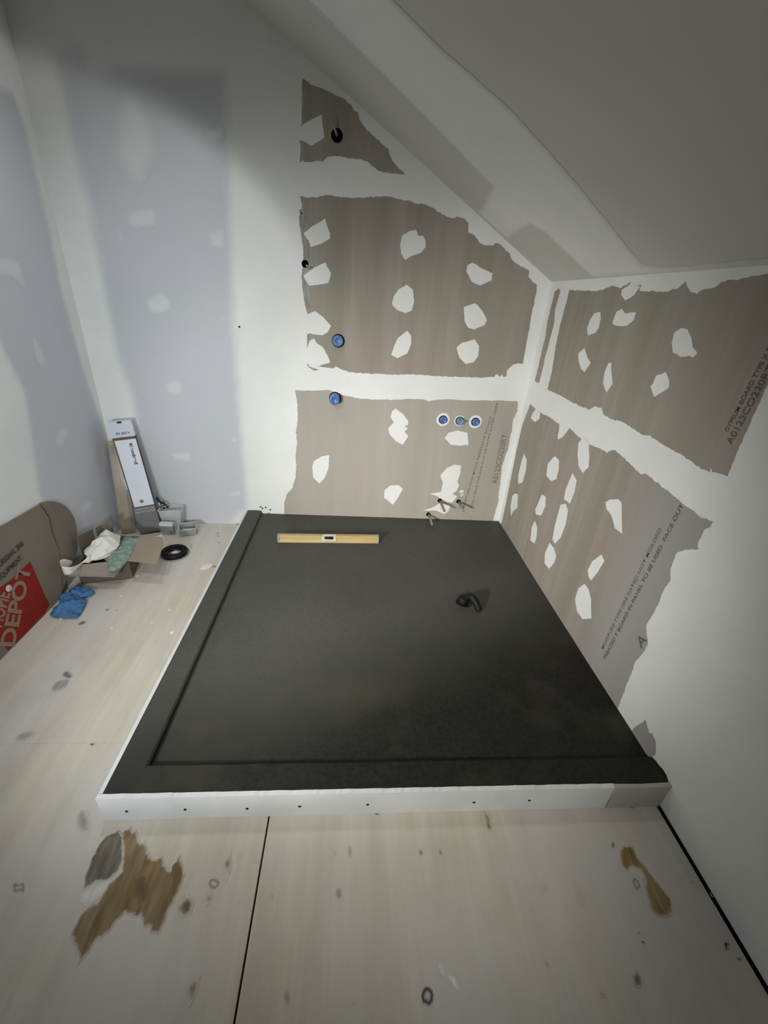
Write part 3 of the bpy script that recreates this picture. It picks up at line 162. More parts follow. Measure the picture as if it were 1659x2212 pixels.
def math_node(nt, op, a, b):
    m = N(nt, 'ShaderNodeMath', operation=op)
    for s, v in ((m.inputs[0], a), (m.inputs[1], b)):
        if isinstance(v, (int, float)): s.default_value = v
        else: nt.links.new(v, s)
    return m.outputs[0]
def bump(nt, b, height, strength=0.2, dist=0.002):
    n = N(nt, 'ShaderNodeBump'); n.inputs['Strength'].default_value = strength; n.inputs['Distance'].default_value = dist
    nt.links.new(height, n.inputs['Height']); nt.links.new(n.outputs[0], b.inputs['Normal'])
def attr_w(nt):
    a = N(nt, 'ShaderNodeAttribute', attribute_name='w')
    return a.outputs['Fac']

def col_mud(nt):
    f = noise_fac(nt, mapped(nt, (1, 1, 1)), 3.5, 4)
    g = noise_fac(nt, mapped(nt, (1, 1, 1)), 22, 3)
    c = mix(nt, f, (0.74, 0.755, 0.735), (0.795, 0.805, 0.785))
    return mix(nt, math_node(nt, 'MULTIPLY', g, 0.25), c, (0.71, 0.73, 0.73))
def col_dry(nt):
    f = noise_fac(nt, mapped(nt, (1, 1, 1)), 2.2, 3)
    return mix(nt, f, (0.535, 0.56, 0.585), (0.565, 0.57, 0.612))
def col_paper(nt, sz):
    a = noise_fac(nt, mapped(nt, sz(10, 0.7)), 1, 4)
    b = noise_fac(nt, mapped(nt, sz(42, 1.5)), 1, 4)
    c = noise_fac(nt, mapped(nt, sz(4.5, 0.8)), 1, 2)
    d = noise_fac(nt, mapped(nt, sz(6.3, 0.5)), 1, 3, .5, .48, .66)
    k = mix(nt, a, (0.275, 0.248, 0.20), (0.375, 0.342, 0.297))
    k = mix(nt, math_node(nt, 'MULTIPLY', b, 0.45), k, (0.265, 0.248, 0.195))
    k = mix(nt, math_node(nt, 'MULTIPLY', c, 0.55), k, (0.345, 0.298, 0.268))
    return mix(nt, math_node(nt, 'MULTIPLY', d, 0.55), k, (0.265, 0.265, 0.205))
def col_ply(nt):
    a = noise_fac(nt, mapped(nt, (14, 1.6, 1)), 1, 4)
    b = noise_fac(nt, mapped(nt, (75, 3.0, 1)), 1, 4)
    c = noise_fac(nt, mapped(nt, (2.6, 1.8, 1)), 1, 5, 0.62)
    e = noise_fac(nt, mapped(nt, (9, 5, 1)), 1, 5, .6, .52, .72)
    k = mix(nt, a, (0.53, 0.48, 0.385), (0.64, 0.59, 0.49))
    k = mix(nt, math_node(nt, 'MULTIPLY', b, 0.32), k, (0.46, 0.42, 0.345))
    k = mix(nt, math_node(nt, 'MULTIPLY', c, 0.8), k, (0.57, 0.56, 0.545))
    return mix(nt, math_node(nt, 'MULTIPLY', e, 0.35), k, (0.42, 0.40, 0.37))

def surface(name, colf, rough=0.85, spec=0.25, bumps=(30, 0.06)):
    m, nt, b = new_mat(name, rough, spec)
    nt.links.new(colf(nt), b.inputs['Base Color'])
    if bumps: bump(nt, b, noise_fac(nt, mapped(nt, (1, 1, 1)), bumps[0], 4, lo=0, hi=1), bumps[1], 0.004)
    return m
zstreak = lambda f, s: (f, f, s)
M_mud = surface('joint_compound', col_mud)
M_dry = surface('bare_drywall', col_dry)
def blend_mat(name, ca, cb):
    m, nt, b = new_mat(name, 0.85, 0.25)
    nt.links.new(mix(nt, attr_w(nt), ca(nt), cb(nt)), b.inputs['Base Color'])
    return m
M_mud_dry = blend_mat('drywall_feathered_into_compound', col_mud, col_dry)
M_dry_mud = blend_mat('compound_feathered_over_drywall', col_dry, lambda nt: mix(nt, 0.55, col_mud(nt), col_dry(nt)))
def col_ceil(nt):
    f = noise_fac(nt, mapped(nt, (1, 1, 1)), 1.8, 3)
    return mix(nt, f, (0.575, 0.58, 0.53), (0.61, 0.605, 0.57))
M_ceil = surface('ceiling_board', col_ceil)
M_ceil_mud = blend_mat('compound_feathered_over_ceiling', col_ceil, col_mud)
M_paper = surface('brown_board_paper', lambda nt: col_paper(nt, zstreak), 0.9, 0.15, (60, 0.04))
M_paper_low = surface('dusty_board_paper', lambda nt: mix(nt, 0.42, col_paper(nt, zstreak), (0.50, 0.475, 0.435)), 0.9, 0.15, (60, 0.04))
def col_paper2(nt):
    c = noise_fac(nt, mapped(nt, (1, 1, 0.6)), 2.2, 3)
    g = N(nt, 'ShaderNodeNewGeometry'); s = N(nt, 'ShaderNodeSeparateXYZ'); nt.links.new(g.outputs['Position'], s.inputs[0])
    # the sheet's edge strip nearest the room is a greyer paper
    r = N(nt, 'ShaderNodeMapRange'); r.inputs[1].default_value = -1.12; r.inputs[2].default_value = -1.28
    nt.links.new(s.outputs[1], r.inputs[0])
    return mix(nt, math_node(nt, 'MULTIPLY', r.outputs[0], 0.8), col_paper(nt, zstreak), (0.345, 0.335, 0.335))
M_paper2 = surface('brown_board_paper_grey_edge', col_paper2, 0.9, 0.15, (60, 0.04))
M_ply = surface('dusty_plywood', col_ply, 0.75, 0.3, (40, 0.08))
STAIN = {'brown': ((0.21, 0.14, 0.06), 1.0), 'brown2': ((0.22, 0.15, 0.065), 1.0), 'brown3': ((0.42, 0.33, 0.22), 0.5), 'glue': ((0.16, 0.145, 0.11), 1.0),
         'dark': ((0.09, 0.065, 0.04), 0.85), 'white': ((0.78, 0.77, 0.75), 0.9), 'grey': ((0.25, 0.25, 0.24), 0.75),
         'grey2': ((0.13, 0.13, 0.125), 0.95), 'dot': ((0.03, 0.03, 0.03), 1.0), 'ring': ((0.05, 0.05, 0.05), 1.0),
         'ring2': ((0.14, 0.14, 0.14), 0.75), 'yellow': ((0.27, 0.17, 0.04), 1.0)}
STAIN_MAT = {}
for key, (c, amt) in STAIN.items():
    m, nt, b = new_mat('stain_' + key, 0.7, 0.3)
    f = noise_fac(nt, mapped(nt, (60, 9, 1)), 1, 3, lo=0.3, hi=0.7)
    cc = mix(nt, f, tuple(x * 0.62 for x in c), tuple(min(1, x * 1.35) for x in c))
    under = (0.20, 0.13, 0.055) if key == 'dark' else col_ply(nt)
    if key in ('brown', 'yellow', 'brown2'): amt = math_node(nt, 'ADD', amt - .18, math_node(nt, 'MULTIPLY', noise_fac(nt, mapped(nt, (38, 7, 1)), 1, 3, lo=.3, hi=.6), .18))
    nt.links.new(mix(nt, math_node(nt, 'MULTIPLY', attr_w(nt), amt), under, cc), b.inputs['Base Color'])
    STAIN_MAT[key] = m
def plain(name, c1, c2=None, rough=0.7, spec=0.3, scale=12, metallic=0.0, stretch=(1, 1, 1), bmp=0.05):
    m, nt, b = new_mat(name, rough, spec)
    c2 = c2 or tuple(x * 0.85 for x in c1)
    f = noise_fac(nt, objmapped(nt, stretch), scale, 4)
    nt.links.new(mix(nt, f, c1, c2), b.inputs['Base Color'])
    b.inputs['Metallic'].default_value = metallic
    if bmp: bump(nt, b, f, bmp, 0.003)
    return m
def mortar_mat():
    m, nt, b = new_mat('mortar_front_shade', 0.55, 0.22)
    f = noise_fac(nt, mapped(nt, (1, 1, 1)), 2.5, 4)
    g = noise_fac(nt, mapped(nt, (1, 1, 1)), 90, 3)
    c = mix(nt, f, (0.060, 0.061, 0.053), (0.075, 0.075, 0.066))
    # shade towards the front and right, painted into the mortar colour
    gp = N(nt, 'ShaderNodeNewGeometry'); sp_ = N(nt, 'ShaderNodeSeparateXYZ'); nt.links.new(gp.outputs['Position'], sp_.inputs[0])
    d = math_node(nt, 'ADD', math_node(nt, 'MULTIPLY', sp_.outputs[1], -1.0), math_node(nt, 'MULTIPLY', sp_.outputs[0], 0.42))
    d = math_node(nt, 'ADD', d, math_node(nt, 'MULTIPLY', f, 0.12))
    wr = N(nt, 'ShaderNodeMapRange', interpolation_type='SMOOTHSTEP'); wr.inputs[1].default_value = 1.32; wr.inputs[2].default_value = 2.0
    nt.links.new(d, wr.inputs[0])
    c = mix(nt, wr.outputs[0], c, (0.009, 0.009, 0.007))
    y_ = noise_fac(nt, mapped(nt, (1, 1, 1)), 4.5, 2, lo=.5, hi=.75)
    c = mix(nt, math_node(nt, 'MULTIPLY', y_, 0.4), c, (0.066, 0.064, 0.038))
    nt.links.new(mix(nt, math_node(nt, 'MULTIPLY', g, 0.3), c, (0.036, 0.036, 0.032)), b.inputs['Base Color'])
    r = noise_fac(nt, mapped(nt, (1, 1, 1)), 5, 4)
    rr = N(nt, 'ShaderNodeMapRange'); rr.inputs[3].default_value = 0.5; rr.inputs[4].default_value = 0.68
    nt.links.new(r, rr.inputs[0]); nt.links.new(rr.outputs[0], b.inputs['Roughness'])
    bump(nt, b, g, 0.05, 0.002)
    return m
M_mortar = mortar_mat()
M_dark = plain('dark_gap', (0.012, 0.012, 0.012), rough=0.9, spec=0.1)
M_sub = plain('subfloor_shadow', (0.02, 0.02, 0.02), rough=0.95, spec=0.05)
M_facing = plain('white_board_strip', (0.62, 0.645, 0.65), (0.55, 0.575, 0.585), 0.8, 0.25, 6)
M_facing2 = plain('bare_grey_board_strip', (0.40, 0.385, 0.37), (0.36, 0.35, 0.34), 0.85, 0.2, 8)
M_black = plain('black_rubber', (0.007, 0.007, 0.008), rough=0.6, spec=0.25)
M_blackmat = plain('black_void', (0.002, 0.002, 0.002), rough=1.0, spec=0.0, bmp=0)
M_blue = plain('blue_plastic', (0.085, 0.17, 0.42), (0.07, 0.14, 0.34), 0.35, 0.5, 30)
M_blue2 = plain('dusty_blue_plastic', (0.20, 0.33, 0.46), (0.12, 0.2, 0.32), 0.5, 0.4, 60)
M_copper = plain('copper_pipe', (0.36, 0.24, 0.19), (0.30, 0.22, 0.18), 0.45, 0.5, 30, 0.4)
M_steel = plain('dull_pipe', (0.36, 0.35, 0.30), (0.28, 0.27, 0.24), 0.45, 0.5, 30, 0.4)
M_wire = plain('pale_wire', (0.30, 0.30, 0.28), rough=0.6)
M_brass = plain('pale_wood_level', (0.52, 0.40, 0.20), (0.44, 0.33, 0.15), 0.4, 0.5, 6, 0.0, (1, 30, 30))
M_level_end = plain('level_end', (0.40, 0.35, 0.26), rough=0.6)
M_edge = plain('darker_level_edge', (0.30, 0.22, 0.10), (0.36, 0.27, 0.13), 0.4, 0.5, 6, 0.0, (1, 30, 30))
M_silver = plain('level_silver', (0.62, 0.60, 0.55), (0.5, 0.48, 0.44), 0.35, 0.6, 20)
M_card = plain('brown_cardboard', (0.225, 0.185, 0.145), (0.20, 0.165, 0.13), 0.85, 0.2, 5)
M_card2 = plain('grey_brown_cardboard', (0.29, 0.26, 0.215), (0.26, 0.23, 0.19), 0.85, 0.2, 5)
M_card3 = plain('dark_cardboard_and_shade', (0.16, 0.12, 0.095), rough=0.9, spec=0.15)
M_cardlight = plain('tan_cardboard', (0.33, 0.265, 0.20), (0.30, 0.24, 0.18), 0.85, 0.2, 5)
M_red = plain('red_print', (0.27, 0.021, 0.012), (0.22, 0.018, 0.011), 0.75, 0.2, 14)
M_print = plain('faded_print', (0.26, 0.17, 0.13), (0.30, 0.20, 0.155), 0.8, 0.2, 14)
M_ink = plain('black_ink', (0.05, 0.048, 0.045), rough=0.8)
M_inkgrey = plain('grey_ink', (0.17, 0.155, 0.14), (0.23, 0.21, 0.19), 0.85, 0.2, 60, bmp=0)
M_inkdark = plain('board_ink', (0.115, 0.105, 0.095), (0.16, 0.15, 0.135), 0.85, 0.2, 60, bmp=0)
M_white = plain('white_carton', (0.62, 0.66, 0.74), (0.56, 0.60, 0.68), 0.6, 0.35, 6)
M_label = plain('white_label', (0.70, 0.73, 0.80), (0.62, 0.66, 0.74), 0.55, 0.35, 6)
M_grey = plain('grey_carton', (0.17, 0.165, 0.17), (0.145, 0.14, 0.15), 0.6, 0.35, 10)
M_whiteprint = plain('white_print', (0.55, 0.55, 0.55), rough=0.7)
M_woodtan = plain('tan_board', (0.45, 0.35, 0.20), (0.36, 0.27, 0.15), 0.55, 0.4, 8, 0, (1, 1, 6))
M_cream = plain('cream_paper', (0.76, 0.76, 0.68), (0.69, 0.69, 0.61), 0.8, 0.2, 12, bmp=0.15)
M_rag = plain('blue_cloth', (0.075, 0.20, 0.40), (0.055, 0.15, 0.31), 0.8, 0.2, 18, bmp=0.2)
M_tray = plain('grey_plastic', (0.30, 0.32, 0.33), (0.24, 0.26, 0.27), 0.4, 0.45, 8)
M_trayrim = plain('pale_plastic_rim', (0.62, 0.64, 0.64), rough=0.4)
M_gold = plain('dull_brass', (0.42, 0.38, 0.28), rough=0.4, metallic=0.6)
def clear_mat(name, col, alpha, rough=0.15):
    m, nt, b = new_mat(name, rough, 0.5)
    f = noise_fac(nt, objmapped(nt, (1, 1, 1)), 9, 4)
    nt.links.new(mix(nt, f, col, tuple(x * 0.8 for x in col)), b.inputs['Base Color'])
    b.inputs['Alpha'].default_value = alpha
    return m
M_clear = clear_mat('clear_plastic', (0.78, 0.82, 0.82), 0.34)
M_sleeve = clear_mat('plastic_sleeve', (0.42, 0.40, 0.36), 0.4)
M_green = clear_mat('green_plastic_film', (0.30, 0.43, 0.35), 0.78, 0.3)

# ------------------------------------------------------------------ mesh helpers
def link(name, me, mat, parent=None):
    o = bpy.data.objects.new(name, me)
    C.objects.link(o)
    if mat is not None:
        for m in (mat if isinstance(mat, (list, tuple)) else [mat]): me.materials.append(m)
    if parent is not None: o.parent = parent
    return o
def mesh(name, verts, faces, mat, parent=None, smooth=False):
    me = bpy.data.meshes.new(name)
    me.from_pydata([tuple(v) for v in verts], [], faces)
    bm = bmesh.new(); bm.from_mesh(me)
    bmesh.ops.recalc_face_normals(bm, faces=bm.faces[:])
    if smooth:
        for f in bm.faces: f.smooth = True
    bm.to_mesh(me); bm.free()
    return link(name, me, mat, parent)
def thing(name, label, cat, loc=(0, 0, 0), group=None):
    o = bpy.data.objects.new(name, None); C.objects.link(o)
    o.empty_display_size = 0.05; o.location = loc
    o['label'] = label; o['category'] = cat
    if group: o['group'] = group
    bpy.context.view_layer.update()
    return o
def tag(o, label, cat, group=None):
    o['label'] = label; o['category'] = cat
    if group: o['group'] = group
    return o
def structure(o):
    o['kind'] = 'structure'
    return o
def rebase(o, parent):
    # keep world placement while parented to a thing that has its own origin
    o.parent = parent
    o.matrix_parent_inverse = Matrix.Translation(parent.location).inverted()
    return o
def box(name, lo, hi, mat, parent=None, bev=0.0):
    x0, y0, z0 = lo; x1, y1, z1 = hi
    bm = bmesh.new()
    bmesh.ops.create_cube(bm, size=1)
    for v in bm.verts: v.co = Vector(((x0 + x1) / 2 + v.co.x * (x1 - x0), (y0 + y1) / 2 + v.co.y * (y1 - y0), (z0 + z1) / 2 + v.co.z * (z1 - z0)))
    if bev: bmesh.ops.bevel(bm, geom=bm.edges[:], offset=bev, segments=2, affect='EDGES')
    me = bpy.data.meshes.new(name); bm.to_mesh(me); bm.free()
    return link(name, me, mat, parent)
def resample(pts, step, jit, seed=0, closed=True):
    out = []; n = len(pts)
    for i in range(n if closed else n - 1):
        a = Vector(pts[i]); b = Vector(pts[(i + 1) % n]); L = (b - a).length
        k = max(1, int(L / step))
        for j in range(k): out.append(a.lerp(b, j / k))
    if not closed: out.append(Vector(pts[-1]))
    if jit:
        r = []
        for q in out:
            s = Vector((q.x, q.y, seed * 3.7))
            d = noise.noise_vector(s * 55) * jit + noise.noise_vector(s * 160) * jit * 0.7
            if seed >= 100: d.y += noise.noise((q.x * 150, q.y * 12, seed)) * jit * 3.5
            r.append(Vector((q.x + d.x, q.y + d.y)))
        out = r
    return out
def fill2d(pts, grid=0.0):
    n = len(pts)
    co = [Vector((q[0], q[1])) for q in pts]
    if grid:
        A = np.array([tuple(q) for q in co]); B = np.roll(A, -1, 0)
        lo, hi = A.min(0), A.max(0)
        gx, gy = np.meshgrid(np.arange(lo[0] + grid / 2, hi[0], grid), np.arange(lo[1] + grid / 2, hi[1], grid))
        P = np.stack([gx.ravel(), gy.ravel()], 1)
        P = P + (np.random.RandomState(3).rand(*P.shape) - 0.5) * grid * 0.5
        ins = np.zeros(len(P), bool); dist = np.full(len(P), 1e9)
        for a, b in zip(A, B):
            c = ((a[1] > P[:, 1]) != (b[1] > P[:, 1]))
            with np.errstate(divide='ignore', invalid='ignore'):
                xx = (b[0] - a[0]) * (P[:, 1] - a[1]) / (b[1] - a[1] + 1e-12) + a[0]
            ins ^= c & (P[:, 0] < xx)
            ab = b - a; t = np.clip(((P - a) @ ab) / (ab @ ab + 1e-12), 0, 1)
            dist = np.minimum(dist, np.linalg.norm(P - a - t[:, None] * ab, axis=1))
        keep = ins & (dist > grid * 0.3)
        co += [Vector(q) for q in P[keep]]
    v, e, f, ov, oe, of = delaunay_2d_cdt(co, [], [list(range(n))], 1, 1e-6)
    return v, f, n
def bdist(v, pts):
    A = np.array([tuple(q)[:2] for q in pts]); B = np.roll(A, -1, 0); P = np.array([tuple(q) for q in v])
    dist = np.full(len(P), 1e9)
    for a, b in zip(A, B):
        ab = b - a; t = np.clip(((P - a) @ ab) / (ab @ ab + 1e-12), 0, 1)
        dist = np.minimum(dist, np.linalg.norm(P - a - t[:, None] * ab, axis=1))
    return dist
def sheet(name, pl, pts, t, mat, parent=None, jit=0.0, step=0.008, soft=0.0, seed=0, thick=0.0006, ring=False):
    """a thin skin of material lying on a wall, floor or ceiling plane, ragged at its edge"""
    q = resample(pts, step, jit, seed)
    v, f, n = fill2d(q, .0025 if ring else max(0.005, soft * 0.5) if soft else 0.0)
    nrm = Vector(PLANES[pl][3])
    top = [on(pl, a.x, a.y, t) for a in v]
    me = bpy.data.meshes.new(name)
    bm = bmesh.new()
    lay = bm.verts.layers.float.new('w')
    bv = [bm.verts.new(p) for p in top]
    for tri in f:
        try: bm.faces.new([bv[i] for i in tri])
        except ValueError: pass
    bm.normal_update()
    for fc in bm.faces:
        if fc.normal.dot(nrm) < 0: fc.normal_flip()
    if soft:
        dd = bdist(v, q)
        if ring: w = np.exp(-((dd - dd.max() * .34) / (dd.max() * .34)) ** 2) * np.clip(dd / .001, 0, 1)
        else: w = np.clip(dd / soft, 0, 1); w = w * w * (3 - 2 * w)
        for i, b in enumerate(bv): b[lay] = float(w[i])
    else:
        for b in bv: b[lay] = 1.0
        edges = [e for e in bm.edges if e.is_boundary]
        r = bmesh.ops.extrude_edge_only(bm, edges=edges)
        for g in r['geom']:
            if isinstance(g, bmesh.types.BMVert): g.co -= nrm * thick
    bm.to_mesh(me); bm.free()
    return link(name, me, mat, parent)
def slab(name, pts3, thickvec, mat, parent=None, bev=0.0):
    """a flat board: outline of 3-D points pushed along thickvec"""
    n = len(pts3); tv = Vector(thickvec)
    bm = bmesh.new()
    a = [bm.verts.new(Vector(p)) for p in pts3]; b = [bm.verts.new(Vector(p) + tv) for p in pts3]
    bm.faces.new(a); bm.faces.new(b[::-1])
    for i in range(n): bm.faces.new([a[i], b[i], b[(i + 1) % n], a[(i + 1) % n]])
    bmesh.ops.recalc_face_normals(bm, faces=bm.faces[:])
    if bev: bmesh.ops.bevel(bm, geom=bm.edges[:], offset=bev, segments=1, affect='EDGES')
    me = bpy.data.meshes.new(name); bm.to_mesh(me); bm.free()
    return link(name, me, mat, parent)
def tube(name, path, rad, mat, parent=None, seg=12, caps=True, radii=None):
    bm = bmesh.new(); rings = []
    path = [Vector(q) for q in path]
    for i, q in enumerate(path):
        d = (path[min(i + 1, len(path) - 1)] - path[max(i - 1, 0)]).normalized()
        up = Vector((0, 0, 1)) if abs(d.z) < 0.95 else Vector((1, 0, 0))
        a = d.cross(up).normalized(); b = d.cross(a)
        r = radii[i] if radii else rad
        rings.append([bm.verts.new(q + (a * math.cos(t) + b * math.sin(t)) * r) for t in [2 * math.pi * k / seg for k in range(seg)]])
    for r0, r1 in zip(rings, rings[1:]):
        for k in range(seg):
            f = bm.faces.new([r0[k], r0[(k + 1) % seg], r1[(k + 1) % seg], r1[k]]); f.smooth = True
    if caps:
        bm.faces.new(rings[0][::-1]); bm.faces.new(rings[-1])
    bmesh.ops.recalc_face_normals(bm, faces=bm.faces[:])
    me = bpy.data.meshes.new(name); bm.to_mesh(me); bm.free()
    return link(name, me, mat, parent)
def lathe(name, prof, origin, axis, mat, parent=None, seg=28):
    """prof: (radius, along axis)"""
    ax = Vector(axis).normalized(); up = Vector((0, 0, 1)) if abs(ax.z) < 0.9 else Vector((1, 0, 0))
    a = ax.cross(up).normalized(); b = ax.cross(a); o = Vector(origin)
    bm = bmesh.new(); rings = []
    for r, h_ in prof:
        if r < 1e-6: rings.append([bm.verts.new(o + ax * h_)])
        else: rings.append([bm.verts.new(o + ax * h_ + (a * math.cos(t) + b * math.sin(t)) * r) for t in [2 * math.pi * k / seg for k in range(seg)]])
    for r0, r1 in zip(rings, rings[1:]):
        for k in range(seg):
            q = [r0[k % len(r0)], r0[(k + 1) % len(r0)], r1[(k + 1) % len(r1)], r1[k % len(r1)]]
            u = []
            for x in q:
                if x not in u: u.append(x)
            if len(u) > 2:
                f = bm.faces.new(u); f.smooth = True
    bmesh.ops.recalc_face_normals(bm, faces=bm.faces[:])
    me = bpy.data.meshes.new(name); bm.to_mesh(me); bm.free()
    return link(name, me, mat, parent)
def lettering(name, text, origin, xdir, nrm, height, mat, parent=None, length=None, bold=0.0, spacing=1.0):
    cu = bpy.data.curves.new(name, 'FONT'); cu.body = text; cu.size = 1.0; cu.extrude = 0.0; cu.offset = bold; cu.space_character = spacing
    tmp = bpy.data.objects.new('tmp', cu); C.objects.link(tmp)
    bpy.context.view_layer.update()
    me = bpy.data.meshes.new_from_object(tmp.evaluated_get(bpy.context.evaluated_depsgraph_get()))
    C.objects.unlink(tmp); bpy.data.objects.remove(tmp); bpy.data.curves.remove(cu)
    x = Vector(xdir).normalized(); n = Vector(nrm).normalized(); y = n.cross(x)
    xs = [v.co.x for v in me.vertices]; x0, x1 = min(xs), max(xs)
    sx = (length / (x1 - x0)) if length else height / 0.7
    sy = height / 0.7
    for v in me.vertices: v.co = Vector(origin) + x * ((v.co.x - x0) * sx) + y * (v.co.y * sy) + n * 0.0004
    me.name = name; me.materials.clear()
    return link(name, me, mat, parent)

# ------------------------------------------------------------------ room shell
YB = -4.6
TOPZ = K + SL * (W - Lx)
floor = structure(box('floor', (Lx - 0.1, YB - 0.1, -0.12), (W + 0.1, 0.1, -0.018), M_sub))
def wall_solid(name, outline, thick, mat):
    return structure(slab(name, outline, thick, mat))
wall_back = wall_solid('wall_back', [(Lx - .1, 0, .003), (W + .1, 0, .003), (W + .1, 0, K - SL * .1), (Lx - .1, 0, TOPZ + SL * .1)], (0, .1, 0), M_mud)
wall_right = wall_solid('wall_right', [(W, 0, .006), (W, YB, .006), (W, YB, K), (W, 0, K)], (.1, 0, 0), M_mud)
wall_left = wall_solid('wall_left', [(Lx, 0, -.02), (Lx, YB, -.02), (Lx, YB, TOPZ), (Lx, 0, TOPZ)], (-.1, 0, 0), M_mud)
wall_front = wall_solid('wall_front', [(Lx - .1, YB, -.02), (W + .1, YB, -.02), (W + .1, YB, K - SL * .1), (Lx - .1, YB, TOPZ + SL * .1)], (0, -.1, 0), M_mud)
structure(box('trim_1', (W + .004, YB, -.03), (W + .1, 0, .006), M_sub))
structure(box('trim_2', (Lx - .1, .003, -.03), (W + .1, .1, .003), M_sub))
ceiling = wall_solid('ceiling', [(W + .1, .1, K - SL * .1), (W + .1, YB - .1, K - SL * .1), (Lx - .1, YB - .1, TOPZ + SL * .1), (Lx - .1, .1, TOPZ + SL * .1)], (0, 0, .1), M_ceil)

for i, q in enumerate(D['back_grey']): sheet('drywall_panel', 'back', q, .0004, M_mud_dry, wall_back, .004, .03, .06, i)
for i, q in enumerate(D['left_grey']): sheet('drywall_panel', 'left', q, .0004, M_mud_dry, wall_left, .004, .03, .04, i)
for i, q in enumerate(D['back_spot']): sheet('compound_patch', 'back', q, .0008, M_dry_mud, wall_back, .003, .012, .06 if i == 0 else .022, i)
for i, q in enumerate(D['left_spot']): sheet('compound_patch', 'left', q, .0008, M_dry_mud, wall_left, .003, .012, .022, i)
for i, q in enumerate(D['back_panel']): sheet('drywall_panel', 'back', q, .0006, M_paper_low if i == 2 else M_paper, wall_back, .0035, .006, 0, i)
for i, q in enumerate(D['back_mud']): sheet('compound_patch', 'back', q, .0014, M_mud, wall_back, .0016, .006, 0, i + 5)
for i, q in enumerate(D['right_panel']): sheet('drywall_panel', 'right', q, .0006, M_paper2 if i >= 2 else M_paper, wall_right, .0035, .006, 0, i + 9)
for i, q in enumerate(D['right_mud']): sheet('compound_patch', 'right', q, .0014, M_mud, wall_right, .0016, .006, 0, i + 20)
for i, q in enumerate(D['ceil_mud']): sheet('compound_band', 'ceil', q, .0006, M_ceil_mud, ceiling, .004, .02, .03, i)

M_torn = surface('torn_board_edge', lambda nt: mix(nt, noise_fac(nt, mapped(nt, (90, 90, 14)), 1, 3), (0.235, 0.225, 0.215), (0.40, 0.385, 0.37)), 0.95, 0.1, (80, 0.3))
for i, q in enumerate(D['torn']): sheet('torn_paper', 'back', q, .0011, M_torn, wall_back, .0025, .005, 0, i + 60)
# ruled print and pencil on the board paper
def wall_text(pl, key, text, hgt, mat, parent, off=.0016, bold=0.0, ext=0.0):
    (u0, v0), (u1, v1) = D['text'][key]
    v1 += ext
    a, b = on(pl, u0, v0, off), on(pl, u1, v1, off)
    n = Vector(PLANES[pl][3])
    return lettering('lettering', text, a, b - a, n, hgt, mat, parent, (b - a).length, bold)
wall_text('back', 'a1', 'MOISTURE AND MOLD RESISTANT BOARD', .012, M_inkgrey, wall_back, bold=.012)
wall_text('back', 'a2', 'TYPE X FACE THIS SIDE OUT 5/8 IN FIRE RATED CORE', .012, M_inkgrey, wall_back, bold=.012)
wall_text('back', 'a3', 'A0123CO220RT', .034, M_inkgrey, wall_back, bold=.004)
wall_text('right', 'r1', 'MOISTURE TYPE FIRE RATED NOT MOLDED', .013, M_inkgrey, wall_right, bold=.012)
wall_text('right', 'r2', 'TREATED T BOARD IN PANEL TO BE USED  FACE OUT', .014, M_inkdark, wall_right, bold=.01)
wall_text('right', 'r3', 'A', .035, M_inkdark, wall_right, bold=.004)
wall_text('right', 'u1', 'GYPSUM BOARD TYPE X FIRE RATED', .013, M_inkdark, wall_right, bold=.014, ext=.12)
wall_text('right', 'u2', 'A0123CO220RT2300', .019, M_inkdark, wall_right, bold=.006, ext=.10)

# plywood sheets with real joints between them
sx = (D['seam'][0][0] + D['seam'][1][0]) / 2; sy = D['seam'][2][1]
g = .0025
sheets = [(Lx + .004, YB, sx - g, sy - .0001), (sx + g, YB, W - .0085, sy - .0001), (Lx + .004, sy + .0001, sx - g, -.005), (sx + g, sy + .0001, W - .0085, -.005)]
for (x0, y0, x1, y1) in sheets:
    box('plywood_sheet', (x0, y0, -.018), (x1, y1, 0), M_ply, floor, .0005)
order = ['brown3', 'grey', 'white', 'ring2', 'grey2', 'brown2', 'brown', 'glue', 'yellow', 'dark', 'ring', 'dot']
for i, (q, key, soft) in enumerate(sorted(D['stain'], key=lambda r: order.index(r[1]))):
    sheet('stain', 'floor', q, .0003 + .00001 * i, STAIN_MAT[key], floor, .004 if key in ('brown', 'brown2') else .0015, .006 if key not in ('ring', 'ring2') else .003, soft * 1.5 if key == 'brown' else soft, i + 100, ring=key in ('ring', 'ring2'))

# ------------------------------------------------------------------ shower base
base = thing('shower_base', 'dark grey mortar shower floor with raised curb in the corner', 'shower base', (0.8, -0.86, 0))
dx, dy = D['drain'][0][0], D['drain'][0][1]
def bed():
    nx, ny = 90, 96
    vs, fs = [], []
    for j in range(ny + 1):
        for i in range(nx + 1):
            x = cw - .004 + (W - cw + .004) * i / nx; y = -(Dp - cf + .004) + (Dp - cf + .004) * j / ny
            r = math.hypot(x - dx, y - dy)
            edge = min(1, r / .75)
            z = hp - .010 * (1 - edge) + .0012 * noise.noise((x * 6, y * 6, 1)) - .008 * math.exp(-(r / .05) ** 2)
            vs.append((x, y, z))
    for j in range(ny):
        for i in range(nx):
            a = j * (nx + 1) + i; fs.append((a, a + 1, a + nx + 2, a + nx + 1))
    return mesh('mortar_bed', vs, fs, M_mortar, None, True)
rebase(bed(), base)
